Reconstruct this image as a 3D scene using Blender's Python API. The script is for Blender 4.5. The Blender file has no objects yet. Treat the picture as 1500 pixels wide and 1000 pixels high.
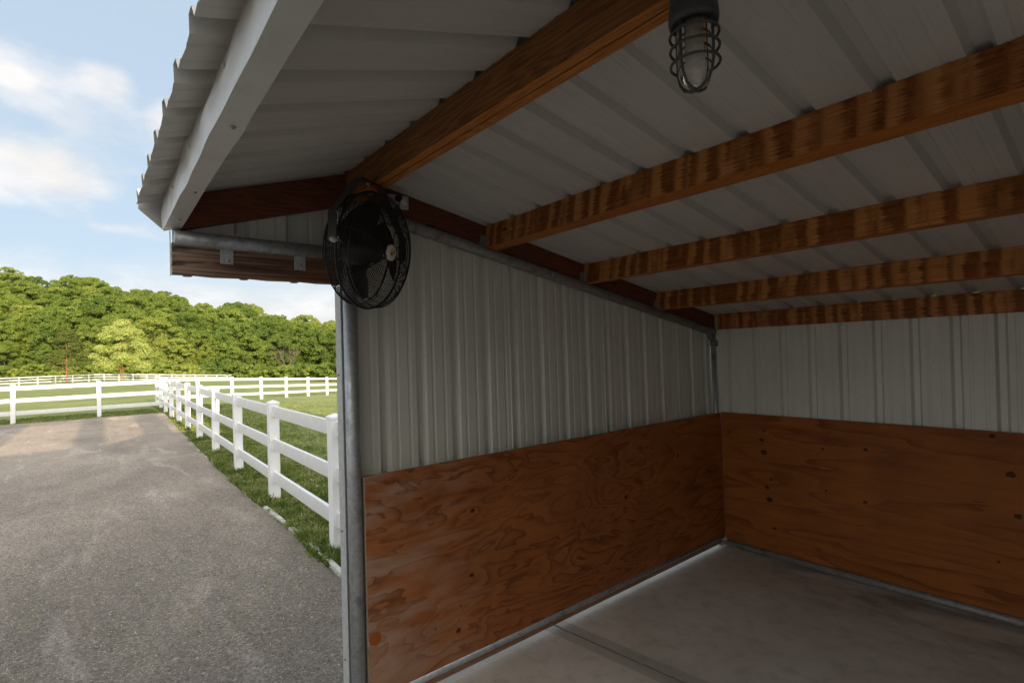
import bpy, math, random
import numpy as np
from mathutils import Vector, Matrix
R = math.radians
sc = bpy.context.scene
COL = sc.collection
random.seed(7)

# ------------------------------------------------------------------ helpers
class MB:
    """collects faces; build() links them as ONE mesh object"""
    def __init__(s): s.v = []; s.f = []; s.m = []; s.mi = 0; s.smooth = []; s.sm = False
    def face(s, idx): s.f.append(tuple(idx)); s.m.append(s.mi); s.smooth.append(s.sm)
    def add(s, vs, fs, sm=False, mi=None):
        o = len(s.v); s.v += [tuple(v) for v in vs]
        for f in fs:
            s.f.append(tuple(o + i for i in f)); s.m.append(s.mi if mi is None else mi); s.smooth.append(sm)
        return s
    def box(s, x0, x1, y0, y1, z0, z1, bottom_mi=None, bev=0.0):
        vs = [(x0,y0,z0),(x1,y0,z0),(x1,y1,z0),(x0,y1,z0),(x0,y0,z1),(x1,y0,z1),(x1,y1,z1),(x0,y1,z1)]
        fs = [(0,3,2,1),(4,5,6,7),(0,1,5,4),(1,2,6,5),(2,3,7,6),(3,0,4,7)]
        s.add(vs, fs)
        if bottom_mi is not None: s.m[-6] = bottom_mi
        return s
    def prism(s, pts, ax, a, b):
        """pts: 2D polygon in the plane perpendicular to axis ax; extruded from a to b"""
        n = len(pts)
        def p3(p, t):
            if ax == 0: return (t, p[0], p[1])
            if ax == 1: return (p[0], t, p[1])
            return (p[0], p[1], t)
        vs = [p3(p, a) for p in pts] + [p3(p, b) for p in pts]
        fs = [tuple(range(n))[::-1], tuple(range(n, 2*n))]
        fs += [(i, (i+1) % n, n + (i+1) % n, n + i) for i in range(n)]
        return s.add(vs, fs)
    def tube(s, path, r, n=12, closed=False, cap=True):
        P = [Vector(p) for p in path]; m = len(P)
        vs = []; up = None
        for i, p in enumerate(P):
            if closed: t = P[(i+1) % m] - P[i-1]
            else: t = (P[min(i+1, m-1)] - P[max(i-1, 0)])
            t.normalize()
            if up is None:
                up = Vector((0,0,1)) if abs(t.z) < .9 else Vector((1,0,0))
            a = up - t*up.dot(t)
            if a.length < 1e-5: a = t.orthogonal()
            a.normalize(); up = a; b = t.cross(a)
            rr = r[i] if isinstance(r, (list, tuple)) else r
            for k in range(n):
                q = 2*math.pi*k/n
                vs.append(p + (a*math.cos(q) + b*math.sin(q))*rr)
        fs = []
        for i in range(m if closed else m-1):
            j = (i+1) % m
            for k in range(n):
                fs.append((i*n+k, i*n+(k+1) % n, j*n+(k+1) % n, j*n+k))
        s.add(vs, fs, True)
        if cap and not closed:
            o = len(s.v) - len(vs)
            s.f.append(tuple(o+k for k in range(n))[::-1]); s.m.append(s.mi); s.smooth.append(False)
            s.f.append(tuple(o+(m-1)*n+k for k in range(n))); s.m.append(s.mi); s.smooth.append(False)
        return s
    def lathe(s, prof, n=32, M=None, smooth=True):
        """prof: (r, h) pairs, about local +Z; M maps to place"""
        M = M or Matrix.Identity(4)
        vs = []
        for r, h in prof:
            for k in range(n):
                q = 2*math.pi*k/n
                vs.append(M @ Vector((r*math.cos(q), r*math.sin(q), h)))
        fs = []
        for i in range(len(prof)-1):
            for k in range(n):
                fs.append((i*n+k, i*n+(k+1) % n, (i+1)*n+(k+1) % n, (i+1)*n+k))
        return s.add(vs, fs, smooth)
    def mbox(s, M, hx, hy, hz):
        vs = [M @ Vector((a*hx, b*hy, c*hz)) for c in (-1,1) for b in (-1,1) for a in (-1,1)]
        return s.add(vs, [(0,2,3,1),(4,5,7,6),(0,1,5,4),(1,3,7,5),(3,2,6,7),(2,0,4,6)])
    def build(s, name, mats, parent=None, bevel=0):
        me = bpy.data.meshes.new(name)
        me.from_pydata(s.v, [], s.f)
        if not isinstance(mats, (list, tuple)): mats = [mats]
        for m in mats: me.materials.append(m)
        me.polygons.foreach_set('material_index', s.m)
        me.polygons.foreach_set('use_smooth', s.smooth)
        me.update()
        o = bpy.data.objects.new(name, me); COL.objects.link(o)
        if parent is not None:
            o.parent = parent; o.location = -Vector(parent.location)
        if bevel:
            b = o.modifiers.new('bevel', 'BEVEL'); b.width = bevel; b.segments = 2; b.limit_method = 'ANGLE'; b.angle_limit = R(40)
        return o
def tag(o, label=None, cat=None, group=None, kind=None):
    if label: o['label'] = label
    if cat: o['category'] = cat
    if group: o['group'] = group
    if kind: o['kind'] = kind
    return o
def empty(name, loc, label=None, cat=None, group=None):
    o = bpy.data.objects.new(name, None); o.empty_display_size = .1; o.location = loc
    COL.objects.link(o); return tag(o, label, cat, group)

# ------------------------------------------------------------------ node helper
class NT:
    def __init__(s, name):
        s.mat = bpy.data.materials.new(name); s.mat.use_nodes = True
        s.t = s.mat.node_tree; s.t.nodes.clear()
        s.out = s.n('ShaderNodeOutputMaterial')
    def n(s, ty, **kw):
        nd = s.t.nodes.new(ty)
        for k, v in kw.items(): setattr(nd, k, v)
        return nd
    def link(s, a, b): s.t.links.new(a, b)
    def put(s, sock, v):
        if isinstance(v, bpy.types.NodeSocket): s.link(v, sock)
        elif v is not None: sock.default_value = v
    def coord(s, kind='Object'): return s.n('ShaderNodeTexCoord').outputs[kind]
    def map(s, v, scale=(1,1,1), rot=(0,0,0), loc=(0,0,0)):
        m = s.n('ShaderNodeMapping'); s.link(v, m.inputs[0])
        m.inputs['Scale'].default_value = scale; m.inputs['Rotation'].default_value = rot; m.inputs['Location'].default_value = loc
        return m.outputs[0]
    def noise(s, v, scale=5, detail=4, rough=.55, dist=0, out='Fac'):
        m = s.n('ShaderNodeTexNoise'); s.put(m.inputs['Vector'], v)
        s.put(m.inputs['Scale'], scale); m.inputs['Detail'].default_value = detail
        m.inputs['Roughness'].default_value = rough; m.inputs['Distortion'].default_value = dist
        return m.outputs[out]
    def voro(s, v, scale, out='Distance', feature='F1', rand=1):
        m = s.n('ShaderNodeTexVoronoi', feature=feature); s.put(m.inputs['Vector'], v); m.inputs['Scale'].default_value = scale
        m.inputs['Randomness'].default_value = rand
        return m.outputs[out]
    def math(s, op, a, b=None, c=None, clamp=False):
        m = s.n('ShaderNodeMath', operation=op, use_clamp=clamp)
        s.put(m.inputs[0], a)
        if b is not None: s.put(m.inputs[1], b)
        if c is not None: s.put(m.inputs[2], c)
        return m.outputs[0]
    def mr(s, v, a, b, c=0., d=1., smooth=True):
        m = s.n('ShaderNodeMapRange'); m.interpolation_type = 'SMOOTHSTEP' if smooth else 'LINEAR'
        s.put(m.inputs[0], v)
        for i, q in enumerate((a, b, c, d)): s.put(m.inputs[i+1], q)
        return m.outputs[0]
    def mix(s, f, a, b, blend='MIX'):
        m = s.n('ShaderNodeMix', data_type='RGBA', blend_type=blend)
        s.put(m.inputs[0], f)
        s.put(m.inputs[6], (*a, 1) if isinstance(a, tuple) and len(a) == 3 else a)
        s.put(m.inputs[7], (*b, 1) if isinstance(b, tuple) and len(b) == 3 else b)
        return m.outputs[2]
    def ramp(s, v, stops):
        m = s.n('ShaderNodeValToRGB'); s.put(m.inputs[0], v)
        e = m.color_ramp.elements
        while len(e) < len(stops): e.new(.5)
        for i, (p, c) in enumerate(stops): e[i].position = p; e[i].color = (*c, 1)
        return m.outputs[0]
    def sep(s, v):
        m = s.n('ShaderNodeSeparateXYZ'); s.link(v, m.inputs[0]); return m.outputs
    def comb(s, x=0., y=0., z=0.):
        m = s.n('ShaderNodeCombineXYZ')
        for i, q in enumerate((x, y, z)): s.put(m.inputs[i], q)
        return m.outputs[0]
    def bump(s, h, strength=.3, dist=.01, normal=None):
        m = s.n('ShaderNodeBump'); s.link(h, m.inputs['Height'])
        m.inputs['Strength'].default_value = strength; m.inputs['Distance'].default_value = dist
        if normal is not None: s.link(normal, m.inputs['Normal'])
        return m.outputs[0]
    def bsdf(s, color, rough=.5, metal=0., normal=None, **kw):
        m = s.n('ShaderNodeBsdfPrincipled')
        s.put(m.inputs['Base Color'], (*color, 1) if isinstance(color, tuple) and len(color) == 3 else color)
        s.put(m.inputs['Roughness'], rough); s.put(m.inputs['Metallic'], metal)
        if normal is not None: s.link(normal, m.inputs['Normal'])
        for k, v in kw.items(): s.put(m.inputs[k], v)
        return m.outputs[0]
    def done(s, shader): s.link(shader, s.out.inputs[0]); return s.mat

# ------------------------------------------------------------------ materials
def m_plain(name, c, rough=.5, metal=0., var=.12, scale=30, bump=0.0):
    t = NT(name); v = t.coord()
    n = t.noise(v, scale, 5, .6)
    col = t.mix(t.mr(n, .3, .7), tuple(x*(1-var) for x in c), tuple(min(1, x*(1+var)) for x in c))
    nm = t.bump(n, bump, .003) if bump else None
    return t.done(t.bsdf(col, rough, metal, nm))

def m_panel(name, base=(.60, .60, .55), flow=(1,1,1)):
    """painted ribbed steel: faint chalking, grime, oil-canning"""
    t = NT(name); v = t.coord()
    g = t.noise(t.map(v, flow), 3, 5, .6)
    f = t.noise(v, 45, 4, .7)
    col = t.mix(t.mr(g, .3, .8), base, tuple(x*.9 for x in base))
    speck = t.math('LESS_THAN', t.voro(v, 11), .035)
    sparse = t.math('GREATER_THAN', t.noise(v, 1.7, 2), .56)
    col = t.mix(t.math('MULTIPLY', t.math('MULTIPLY', speck, sparse), .75), col, (.05, .04, .03))
    col = t.mix(t.math('MULTIPLY', t.mr(f, .5, .8), .12), col, (.25, .22, .17))
    nm = t.bump(t.noise(v, 2.0, 1), .15, .02)
    return t.done(t.bsdf(col, t.mr(g, .3, .7, .42, .52), 0, nm))

def m_striped_lumber():
    """pine purlin with kiln sticker stain: dark and pale bands across the board"""
    t = NT('striped_purlin_wood'); v = t.coord(); x, y, z = t.sep(v)
    grain = t.noise(t.comb(t.math('MULTIPLY', x, 2.4), t.math('MULTIPLY', y, 9.), t.math('MULTIPLY', z, 120.)), 1, 4, .6)
    teeth = t.math('MULTIPLY', t.math('SUBTRACT', grain, .5), .065)
    yo_ = t.math('MULTIPLY', t.math('FLOOR', t.math('MULTIPLY', t.math('ADD', y, .2), 1.15)), 3.7)
    xx = t.math('ADD', x, teeth)
    n1 = t.noise(t.comb(t.math('MULTIPLY', xx, 15.), yo_, 0.), 1, 2.5, .55)
    n2 = t.noise(t.comb(t.math('MULTIPLY', xx, 5.), yo_, t.math('MULTIPLY', z, 5.)), 1, 3, .5)
    wv = t.math('MULTIPLY', t.math('SINE', t.math('ADD', t.math('MULTIPLY', xx, 66.), t.math('MULTIPLY', n2, 9.))), .085)
    s = t.math('ADD', t.math('ADD', n1, wv), t.math('MULTIPLY', t.math('SUBTRACT', n2, .5), .25))
    band = t.mr(s, .37, .60)
    blot = t.noise(t.comb(t.math('MULTIPLY', x, 28.), y, t.math('MULTIPLY', z, 30.)), 1, 3, .6)
    pale = t.mix(t.mr(grain, .3, .72), (.57, .255, .085), (.39, .148, .038))
    dark = t.mix(t.mr(grain, .35, .7), (.26, .088, .017), (.145, .042, .008))
    dark = t.mix(t.math('MULTIPLY', t.mr(blot, .52, .72), .6), dark, (.075, .022, .005))
    col = t.mix(band, pale, dark)
    k = t.voro(t.comb(t.math('MULTIPLY', x, 1.7), t.math('ADD', y, yo_), t.math('MULTIPLY', z, 6.)), 1.1)
    col = t.mix(t.mr(k, .06, .035), col, (.04, .014, .005))
    return t.done(t.bsdf(col, .62, 0, t.bump(grain, .25, .003), **{'Specular IOR Level': .25}))

def m_lumber(name, c1, c2, ax='x', knots=True, scale=1., rough=.6, dark=None):
    """long-grained board; grain runs along ax"""
    t = NT(name); v = t.coord()
    sc_ = {'x': (.9, 14, 14), 'y': (14, .9, 14), 'z': (14, 14, .9)}[ax]
    kd = t.voro(t.map(v, {'x': (1.5, 4, 8), 'y': (4, 1.5, 8), 'z': (4, 4, 1.5)}[ax]), .95*scale)
    pull = t.mr(kd, .0, .5, 1, 0)
    base = t.noise(t.map(v, sc_), 1.3, 2, .4)
    ring = t.math('SINE', t.math('MULTIPLY', t.math('ADD', base, t.math('MULTIPLY', pull, .22)), 75))
    fine = t.noise(t.map(v, tuple(q*7 for q in sc_)), 1, 4, .6)
    f = t.math('ADD', t.math('MULTIPLY', t.mr(ring, -1, 1), .45), t.math('MULTIPLY', t.mr(fine, .25, .75), .55))
    col = t.mix(f, c1, c2)
    blot = t.noise(t.map(v, tuple(q*.25 for q in sc_)), 1.7, 4)
    col = t.mix(t.math('MULTIPLY', t.mr(blot, .5, .75), .6), col, dark or tuple(q*.45 for q in c2))
    if knots:
        col = t.mix(t.mr(kd, .085, .05), col, (.035, .014, .006))
    return t.done(t.bsdf(col, rough, 0, t.bump(f, .3, .002), **{'Specular IOR Level': .25}))

def m_weathered():
    t = NT('weathered_header_wood'); v = t.coord(); x, y, z = t.sep(v)
    g = t.noise(t.map(v, (9, 1.6, 85), (R(2.5), 0, 0)), 1, 4, .62)
    col = t.ramp(g, [(.30, (.022, .013, .009)), (.44, (.14, .072, .042)), (.58, (.27, .155, .10)), (.78, (.40, .27, .20))])
    pale = t.mr(y, -4.05, -4.3)
    col = t.mix(t.math('MULTIPLY', pale, .55), col, (.42, .30, .23))
    col = t.mix(t.math('MULTIPLY', t.mr(g, .5, .36), .6), col, (.03, .018, .012))
    st = t.noise(t.map(v, (9, 2.3, 17), loc=(0, .6, .3)), 1, 4, .6)
    col = t.mix(t.mr(st, .53, .63), col, (.018, .010, .008))
    red = t.mr(y, -3.95, -3.7)
    col = t.mix(t.math('MULTIPLY', red, .55), col, (.20, .07, .03))
    return t.done(t.bsdf(col, .8, 0, t.bump(g, .8, .006)))

def m_plywood(name, u, knots, base=(.335, .115, .036), darkc=(.13, .034, .009), fade=None, patches=(), dens=30., warp=1.0, halo=.17):
    """rotary-cut sheathing. u: 'x' or 'y' run of the sheet; knots: (u, z, size)"""
    t = NT(name); v = t.coord(); s = t.sep(v)
    U = s[0] if u == 'x' else s[1]; Z = s[2]
    P = t.comb(U, Z, 0)
    big = t.noise(t.comb(t.math('MULTIPLY', U, .9*warp), t.math('MULTIPLY', Z, 3.6), 1.3), 1.25, 3.5, .5, .35*warp)
    mid = t.noise(t.comb(t.math('MULTIPLY', U, 3.), t.math('MULTIPLY', Z, 10.), 4.), 1.3, 3, .5)
    field = t.math('ADD', big, t.math('MULTIPLY', mid, .09))
    core = None
    for (ku, kz, ks) in knots:
        du = t.math('DIVIDE', t.math('SUBTRACT', U, ku), ks*2.4); dz = t.math('DIVIDE', t.math('SUBTRACT', Z, kz), ks)
        hs = (ks/.055)**2; d2 = t.math('MULTIPLY', t.math('ADD', t.math('MULTIPLY', du, du), t.math('MULTIPLY', dz, dz)), hs)
        g = t.math('DIVIDE', halo, t.math('ADD', 1., t.math('MULTIPLY', d2, .35)))
        field = t.math('ADD', field, g)
        d3 = t.math('ADD', t.math('MULTIPLY', t.math('MULTIPLY', du, du), 3.5), t.math('MULTIPLY', dz, dz))
        c = t.math('MULTIPLY', t.mr(t.math('ADD', d3, t.math('MULTIPLY', t.math('SUBTRACT', t.noise(P, 38, 3), .5), .5)), .26, .10), .85)
        core = c if core is None else t.math('MAXIMUM', core, c)
    saw = t.math('FRACT', t.math('MULTIPLY', t.math('ADD', field, 3.), dens*.34))
    sharp = t.math('MULTIPLY', t.math('POWER', saw, 2.6), t.mr(saw, 1.0, .93))
    fine = t.noise(t.comb(t.math('MULTIPLY', U, 6.), t.math('MULTIPLY', Z, 170.), 0.), 1, 4, .65)
    pores = t.noise(t.comb(t.math('MULTIPLY', U, 60.), t.math('MULTIPLY', Z, 400.), 0.), 1, 2, .6)
    lightc = tuple(q*1.28 for q in base)
    col = t.mix(t.mr(t.noise(P, 2.1, 4), .35, .7), base, lightc)
    amt_ = t.mr(t.noise(t.comb(t.math('MULTIPLY', U, 1.4), t.math('MULTIPLY', Z, 3.), 9.), 1.3, 2), .3, .62, .35, 1.0)
    col = t.mix(t.math('MULTIPLY', sharp, amt_), col, darkc)
    col = t.mix(t.math('MULTIPLY', t.mr(fine, .42, .75), .38), col, tuple(q*.45 for q in base))
    col = t.mix(t.math('MULTIPLY', t.mr(pores, .55, .75), .3), col, lightc)
    if fade:
        a, b, fc, amt = fade
        fr = t.math('MULTIPLY', t.mr(U, a, b), t.mr(t.math('ADD', t.noise(t.comb(t.math('MULTIPLY', U, 2.), t.math('MULTIPLY', Z, 6.), 2.), 1.4, 4), t.math('MULTIPLY', Z, -.12)), .28, .62))
        fr = t.math('MULTIPLY', fr, t.math('SUBTRACT', 1., t.math('MULTIPLY', sharp, .55)))
        col = t.mix(t.math('MULTIPLY', fr, amt), col, fc)
    if core is not None: col = t.mix(core, col, (.018, .007, .004))
    for (pu, pz, pr, pc) in patches:
        du = t.math('SUBTRACT', U, pu); dz = t.math('SUBTRACT', Z, pz)
        d = t.math('SQRT', t.math('ADD', t.math('MULTIPLY', du, du), t.math('MULTIPLY', dz, dz)))
        d = t.math('ADD', d, t.math('MULTIPLY', t.noise(P, 50, 3), pr*.9))
        col = t.mix(t.mr(d, pr*1.5, pr*1.4), col, pc)
    spk = t.math('MULTIPLY', t.math('LESS_THAN', t.voro(P, 9), .022), .7)
    col = t.mix(spk, col, (.42, .33, .24))
    h = t.math('ADD', sharp, fine)
    return t.done(t.bsdf(col, t.mr(fine, .3, .7, .5, .68), 0, t.bump(h, .22, .002), **{'Specular IOR Level': .22}))

def m_galv(name, base=(.42, .44, .46), metal=.55, rough=.42):
    t = NT(name); v = t.coord()
    sp = t.voro(v, 60, 'Color'); bw = t.n('ShaderNodeRGBToBW'); t.link(sp, bw.inputs[0])
    n = t.noise(t.map(v, (1, 1, 1)), 9, 5, .65)
    col = t.mix(bw.outputs[0], tuple(q*.8 for q in base), tuple(q*1.15 for q in base))
    col = t.mix(t.math('MULTIPLY', t.mr(n, .52, .7), .6), col, tuple(q*.42 for q in base))
    wht = t.noise(v, 14, 3, .6, .4)
    col = t.mix(t.math('MULTIPLY', t.mr(wht, .66, .72), .6), col, (.6, .6, .6))
    return t.done(t.bsdf(col, t.mr(n, .3, .7, rough-.08, rough+.15), metal, t.bump(n, .08, .002)))

def m_fascia():
    t = NT('white_painted_fascia'); v = t.coord(); x, y, z = t.sep(v)
    dirt = t.noise(t.map(v, (3, 3, 10)), 3, 5, .65)
    up = t.mr(t.math('ADD', z, t.math('MULTIPLY', dirt, .05)), 2.49, 2.55)
    col = t.mix(t.math('MULTIPLY', t.mr(dirt, .45, .75), .3), (.60, .61, .61), (.42, .38, .32))
    col = t.mix(t.math('MULTIPLY', up, .62), col, (.30, .23, .17))
    nm = t.bump(t.noise(t.map(v, (4.5, 1, 9)), 1.1, 1.5), .55, .035)
    return t.done(t.bsdf(col, .34, 0, nm))

def m_vinyl():
    t = NT('white_vinyl'); v = t.coord(); x, y, z = t.sep(v)
    n = t.noise(v, 4, 4, .6)
    col = t.mix(t.mr(n, .35, .75), (.85, .86, .88), (.80, .81, .84))
    low = t.mr(t.math('ADD', z, t.math('MULTIPLY', t.noise(v, 12, 3), .16)), .22, .03)
    col = t.mix(t.math('MULTIPLY', low, .32), col, (.40, .42, .30))
    return t.done(t.bsdf(col, .42, 0))

def m_concrete():
    t = NT('concrete_slab'); v = t.coord(); x, y, z = t.sep(v)
    a = t.noise(v, 1.3, 6, .6); b = t.noise(v, 9, 5, .6); c = t.noise(v, 160, 3, .7)
    # trowelled border bands along the tooled control joint at y = -2.1
    dj = t.math('ABSOLUTE', t.math('SUBTRACT', y, t.math('ADD', -2.148, t.math('MULTIPLY', x, .115))))
    dj2 = t.math('ADD', dj, t.math('MULTIPLY', t.math('SUBTRACT', b, .5), .02))
    band = t.mr(dj2, .092, .083)
    col = t.mix(t.mr(a, .3, .72), (.67, .615, .545), (.55, .495, .43))
    col = t.mix(t.math('MULTIPLY', t.mr(b, .45, .75), .35), col, (.24, .20, .165))
    col = t.mix(t.math('MULTIPLY', band, .42), col, (.20, .19, .18))
    col = t.mix(t.math('MULTIPLY', t.mr(dj2, .012, .005), .8), col, (.10, .08, .065))
    # damp brown stains beside the far base rail
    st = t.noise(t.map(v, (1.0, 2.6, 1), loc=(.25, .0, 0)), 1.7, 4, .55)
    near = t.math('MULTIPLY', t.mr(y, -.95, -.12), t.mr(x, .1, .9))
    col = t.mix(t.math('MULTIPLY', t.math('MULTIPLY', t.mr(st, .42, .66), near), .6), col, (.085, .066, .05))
    spk = t.math('LESS_THAN', t.voro(v, 7.5), .045)
    spk = t.math('MULTIPLY', spk, t.math('GREATER_THAN', t.noise(v, 2.3, 2), .47))
    col = t.mix(t.math('MULTIPLY', spk, .75), col, (.075, .05, .035))
    wsp = t.math('LESS_THAN', t.voro(t.map(v, loc=(3.1, 1.7, 0)), 6.1), .018)
    col = t.mix(wsp, col, (.62, .6, .56))
    col = t.mix(t.math('MULTIPLY', t.mr(c, .35, .7), .18), col, (.20, .18, .16))
    return t.done(t.bsdf(col, .72, 0, t.bump(t.math('ADD', c, t.math('MULTIPLY', b, .7)), .18, .002)))

def m_gravel():
    t = NT('packed_gravel'); v = t.coord(); x, y, z = t.sep(v)
    big = t.noise(t.map(v, (.55, 1.0, 1)), .42, 6, .62, .5)
    mid = t.noise(v, 2.6, 6, .66, .3)
    st = t.voro(v, 62, 'Color'); sb = t.n('ShaderNodeRGBToBW'); t.link(st, sb.inputs[0])
    st2 = t.voro(v, 75, 'Color'); sb2 = t.n('ShaderNodeRGBToBW'); t.link(st2, sb2.inputs[0])
    fine = t.noise(v, 210, 3, .75)
    col = t.mix(t.mr(big, .36, .62), (.235, .202, .166), (.365, .314, .258))
    col = t.mix(t.math('MULTIPLY', t.mr(mid, .38, .72), .5), col, (.32, .27, .225))
    streak = t.noise(t.map(v, (.35, 1.6, 1), (0, 0, R(-12)), (1.2, .3, 0)), 1.5, 5, .6, .6)
    col = t.mix(t.math('MULTIPLY', t.mr(streak, .53, .68), .55), col, (.51, .455, .39))
    dark = t.noise(t.map(v, (.8, 1.3, 1), loc=(7, 3, 0)), 1.1, 6, .68)
    col = t.mix(t.math('MULTIPLY', t.mr(dark, .48, .72), .5), col, (.17, .15, .13))
    green = t.noise(t.map(v, (1.1, 2.6, 1), (0, 0, R(14)), (2, 5, 0)), 1.3, 5, .7)
    gm = t.math('MULTIPLY', t.mr(green, .52, .68), t.math('MULTIPLY', t.mr(x, -8, -4), .5))
    col = t.mix(gm, col, (.15, .15, .075))
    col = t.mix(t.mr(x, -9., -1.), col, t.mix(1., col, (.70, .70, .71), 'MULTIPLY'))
    k = t.math('ADD', t.math('MULTIPLY', t.mr(sb.outputs[0], .1, .9, smooth=False), .5), t.math('MULTIPLY', t.mr(fine, .25, .75), .5))
    col = t.mix(1., col, t.mix(k, (.34, .325, .31), (1.66, 1.64, 1.62)), 'MULTIPLY')
    col = t.mix(t.math('MULTIPLY', t.math('GREATER_THAN', sb2.outputs[0], .9), .35), col, (.62, .59, .54))
    col = t.mix(t.math('MULTIPLY', t.math('LESS_THAN', sb2.outputs[0], .12), .45), col, (.07, .062, .055))
    h = t.math('ADD', t.math('ADD', t.math('MULTIPLY', sb.outputs[0], .8), fine), t.math('MULTIPLY', mid, 2.5))
    return t.done(t.bsdf(col, .92, 0, t.bump(h, .55, .008)))

def m_grit():
    t = NT('grit_stones'); v = t.coord()
    c = t.voro(v, 90, 'Color'); b = t.n('ShaderNodeRGBToBW'); t.link(c, b.inputs[0])
    col = t.ramp(b.outputs[0], [(.15, (.05, .045, .04)), (.4, (.16, .145, .13)), (.6, (.27, .24, .21)), (.85, (.50, .46, .41))])
    return t.done(t.bsdf(col, .9))

def m_turf():
    t = NT('turf'); v = t.coord(); x, y, z = t.sep(v)
    a = t.noise(t.map(v, (.25, .25, .25)), 1, 5, .6); b = t.noise(v, 3, 6, .7); c = t.noise(v, 45, 4, .7)
    col = t.mix(t.mr(a, .35, .65), (.15, .20, .055), (.25, .29, .08))
    col = t.mix(t.math('MULTIPLY', t.mr(b, .4, .7), .55), col, (.36, .36, .13))
    col = t.mix(t.math('MULTIPLY', t.mr(c, .4, .75), .4), col, (.07, .105, .028))
    return t.done(t.bsdf(col, .9, 0, t.bump(t.math('ADD', c, b), .6, .03)))

def m_leaf(name, stops, trans=.3, noise_scale=.35):
    t = NT(name)
    info = t.n('ShaderNodeObjectInfo'); g = t.n('ShaderNodeNewGeometry')
    n = t.noise(g.outputs['Position'], noise_scale, 3, .6)
    f = t.math('ADD', t.math('MULTIPLY', info.outputs['Random'], .55), t.math('MULTIPLY', t.mr(n, .3, .7), .28))
    f = t.math('ADD', f, t.math('MULTIPLY', t.noise(g.outputs['Position'], 2.2, 2), .34))
    col = t.ramp(f, stops)
    d = t.n('ShaderNodeBsdfDiffuse'); t.link(col, d.inputs[0])
    tr = t.n('ShaderNodeBsdfTranslucent'); t.link(t.mix(.25, col, (.35, .45, .05), 'MIX'), tr.inputs[0])
    mx = t.n('ShaderNodeMixShader'); mx.inputs[0].default_value = trans + .1
    t.link(d.outputs[0], mx.inputs[1]); t.link(tr.outputs[0], mx.inputs[2])
    return t.done(mx.outputs[0])

def m_blade():
    t = NT('grass_blades'); v = t.coord()
    wn_ = t.n('ShaderNodeTexWhiteNoise'); fl = t.n('ShaderNodeVectorMath', operation='SNAP'); t.link(v, fl.inputs[0]); fl.inputs[1].default_value = (.014, .014, 9)
    t.link(fl.outputs[0], wn_.inputs[0])
    a = t.noise(t.map(v, (1, 1, .2)), 2.6, 3, .6)
    f = t.math('ADD', t.math('MULTIPLY', wn_.outputs[0], .62), t.math('MULTIPLY', t.mr(a, .32, .68), .38))
    col = t.ramp(f, [(.1, (.07, .115, .03)), (.35, (.14, .205, .05)), (.6, (.24, .29, .085)), (.8, (.40, .38, .16)), (.95, (.58, .50, .30))])
    d = t.n('ShaderNodeBsdfDiffuse'); t.link(col, d.inputs[0]); tr = t.n('ShaderNodeBsdfTranslucent'); t.link(col, tr.inputs[0])
    mx = t.n('ShaderNodeMixShader'); mx.inputs[0].default_value = .35; t.link(d.outputs[0], mx.inputs[1]); t.link(tr.outputs[0], mx.inputs[2])
    return t.done(mx.outputs[0])

def m_glass():
    t = NT('jar_glass')
    g = t.n('ShaderNodeBsdfGlossy'); g.inputs['Roughness'].default_value = .06; g.inputs['Color'].default_value = (.9,.9,.9,1)
    tr = t.n('ShaderNodeBsdfTransparent'); tr.inputs[0].default_value = (.82,.82,.79,1)
    d = t.n('ShaderNodeBsdfDiffuse'); d.inputs[0].default_value = (.5,.47,.42,1)
    fr = t.n('ShaderNodeFresnel'); fr.inputs[0].default_value = 1.5
    m1 = t.n('ShaderNodeMixShader'); t.link(fr.outputs[0], m1.inputs[0]); t.link(tr.outputs[0], m1.inputs[1]); t.link(g.outputs[0], m1.inputs[2])
    m2 = t.n('ShaderNodeMixShader')
    dust = t.mr(t.noise(t.coord(), 60, 4), .45, .75, .05, .28)
    t.link(dust, m2.inputs[0]); t.link(m1.outputs[0], m2.inputs[1]); t.link(d.outputs[0], m2.inputs[2])
    return t.done(m2.outputs[0])

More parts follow.
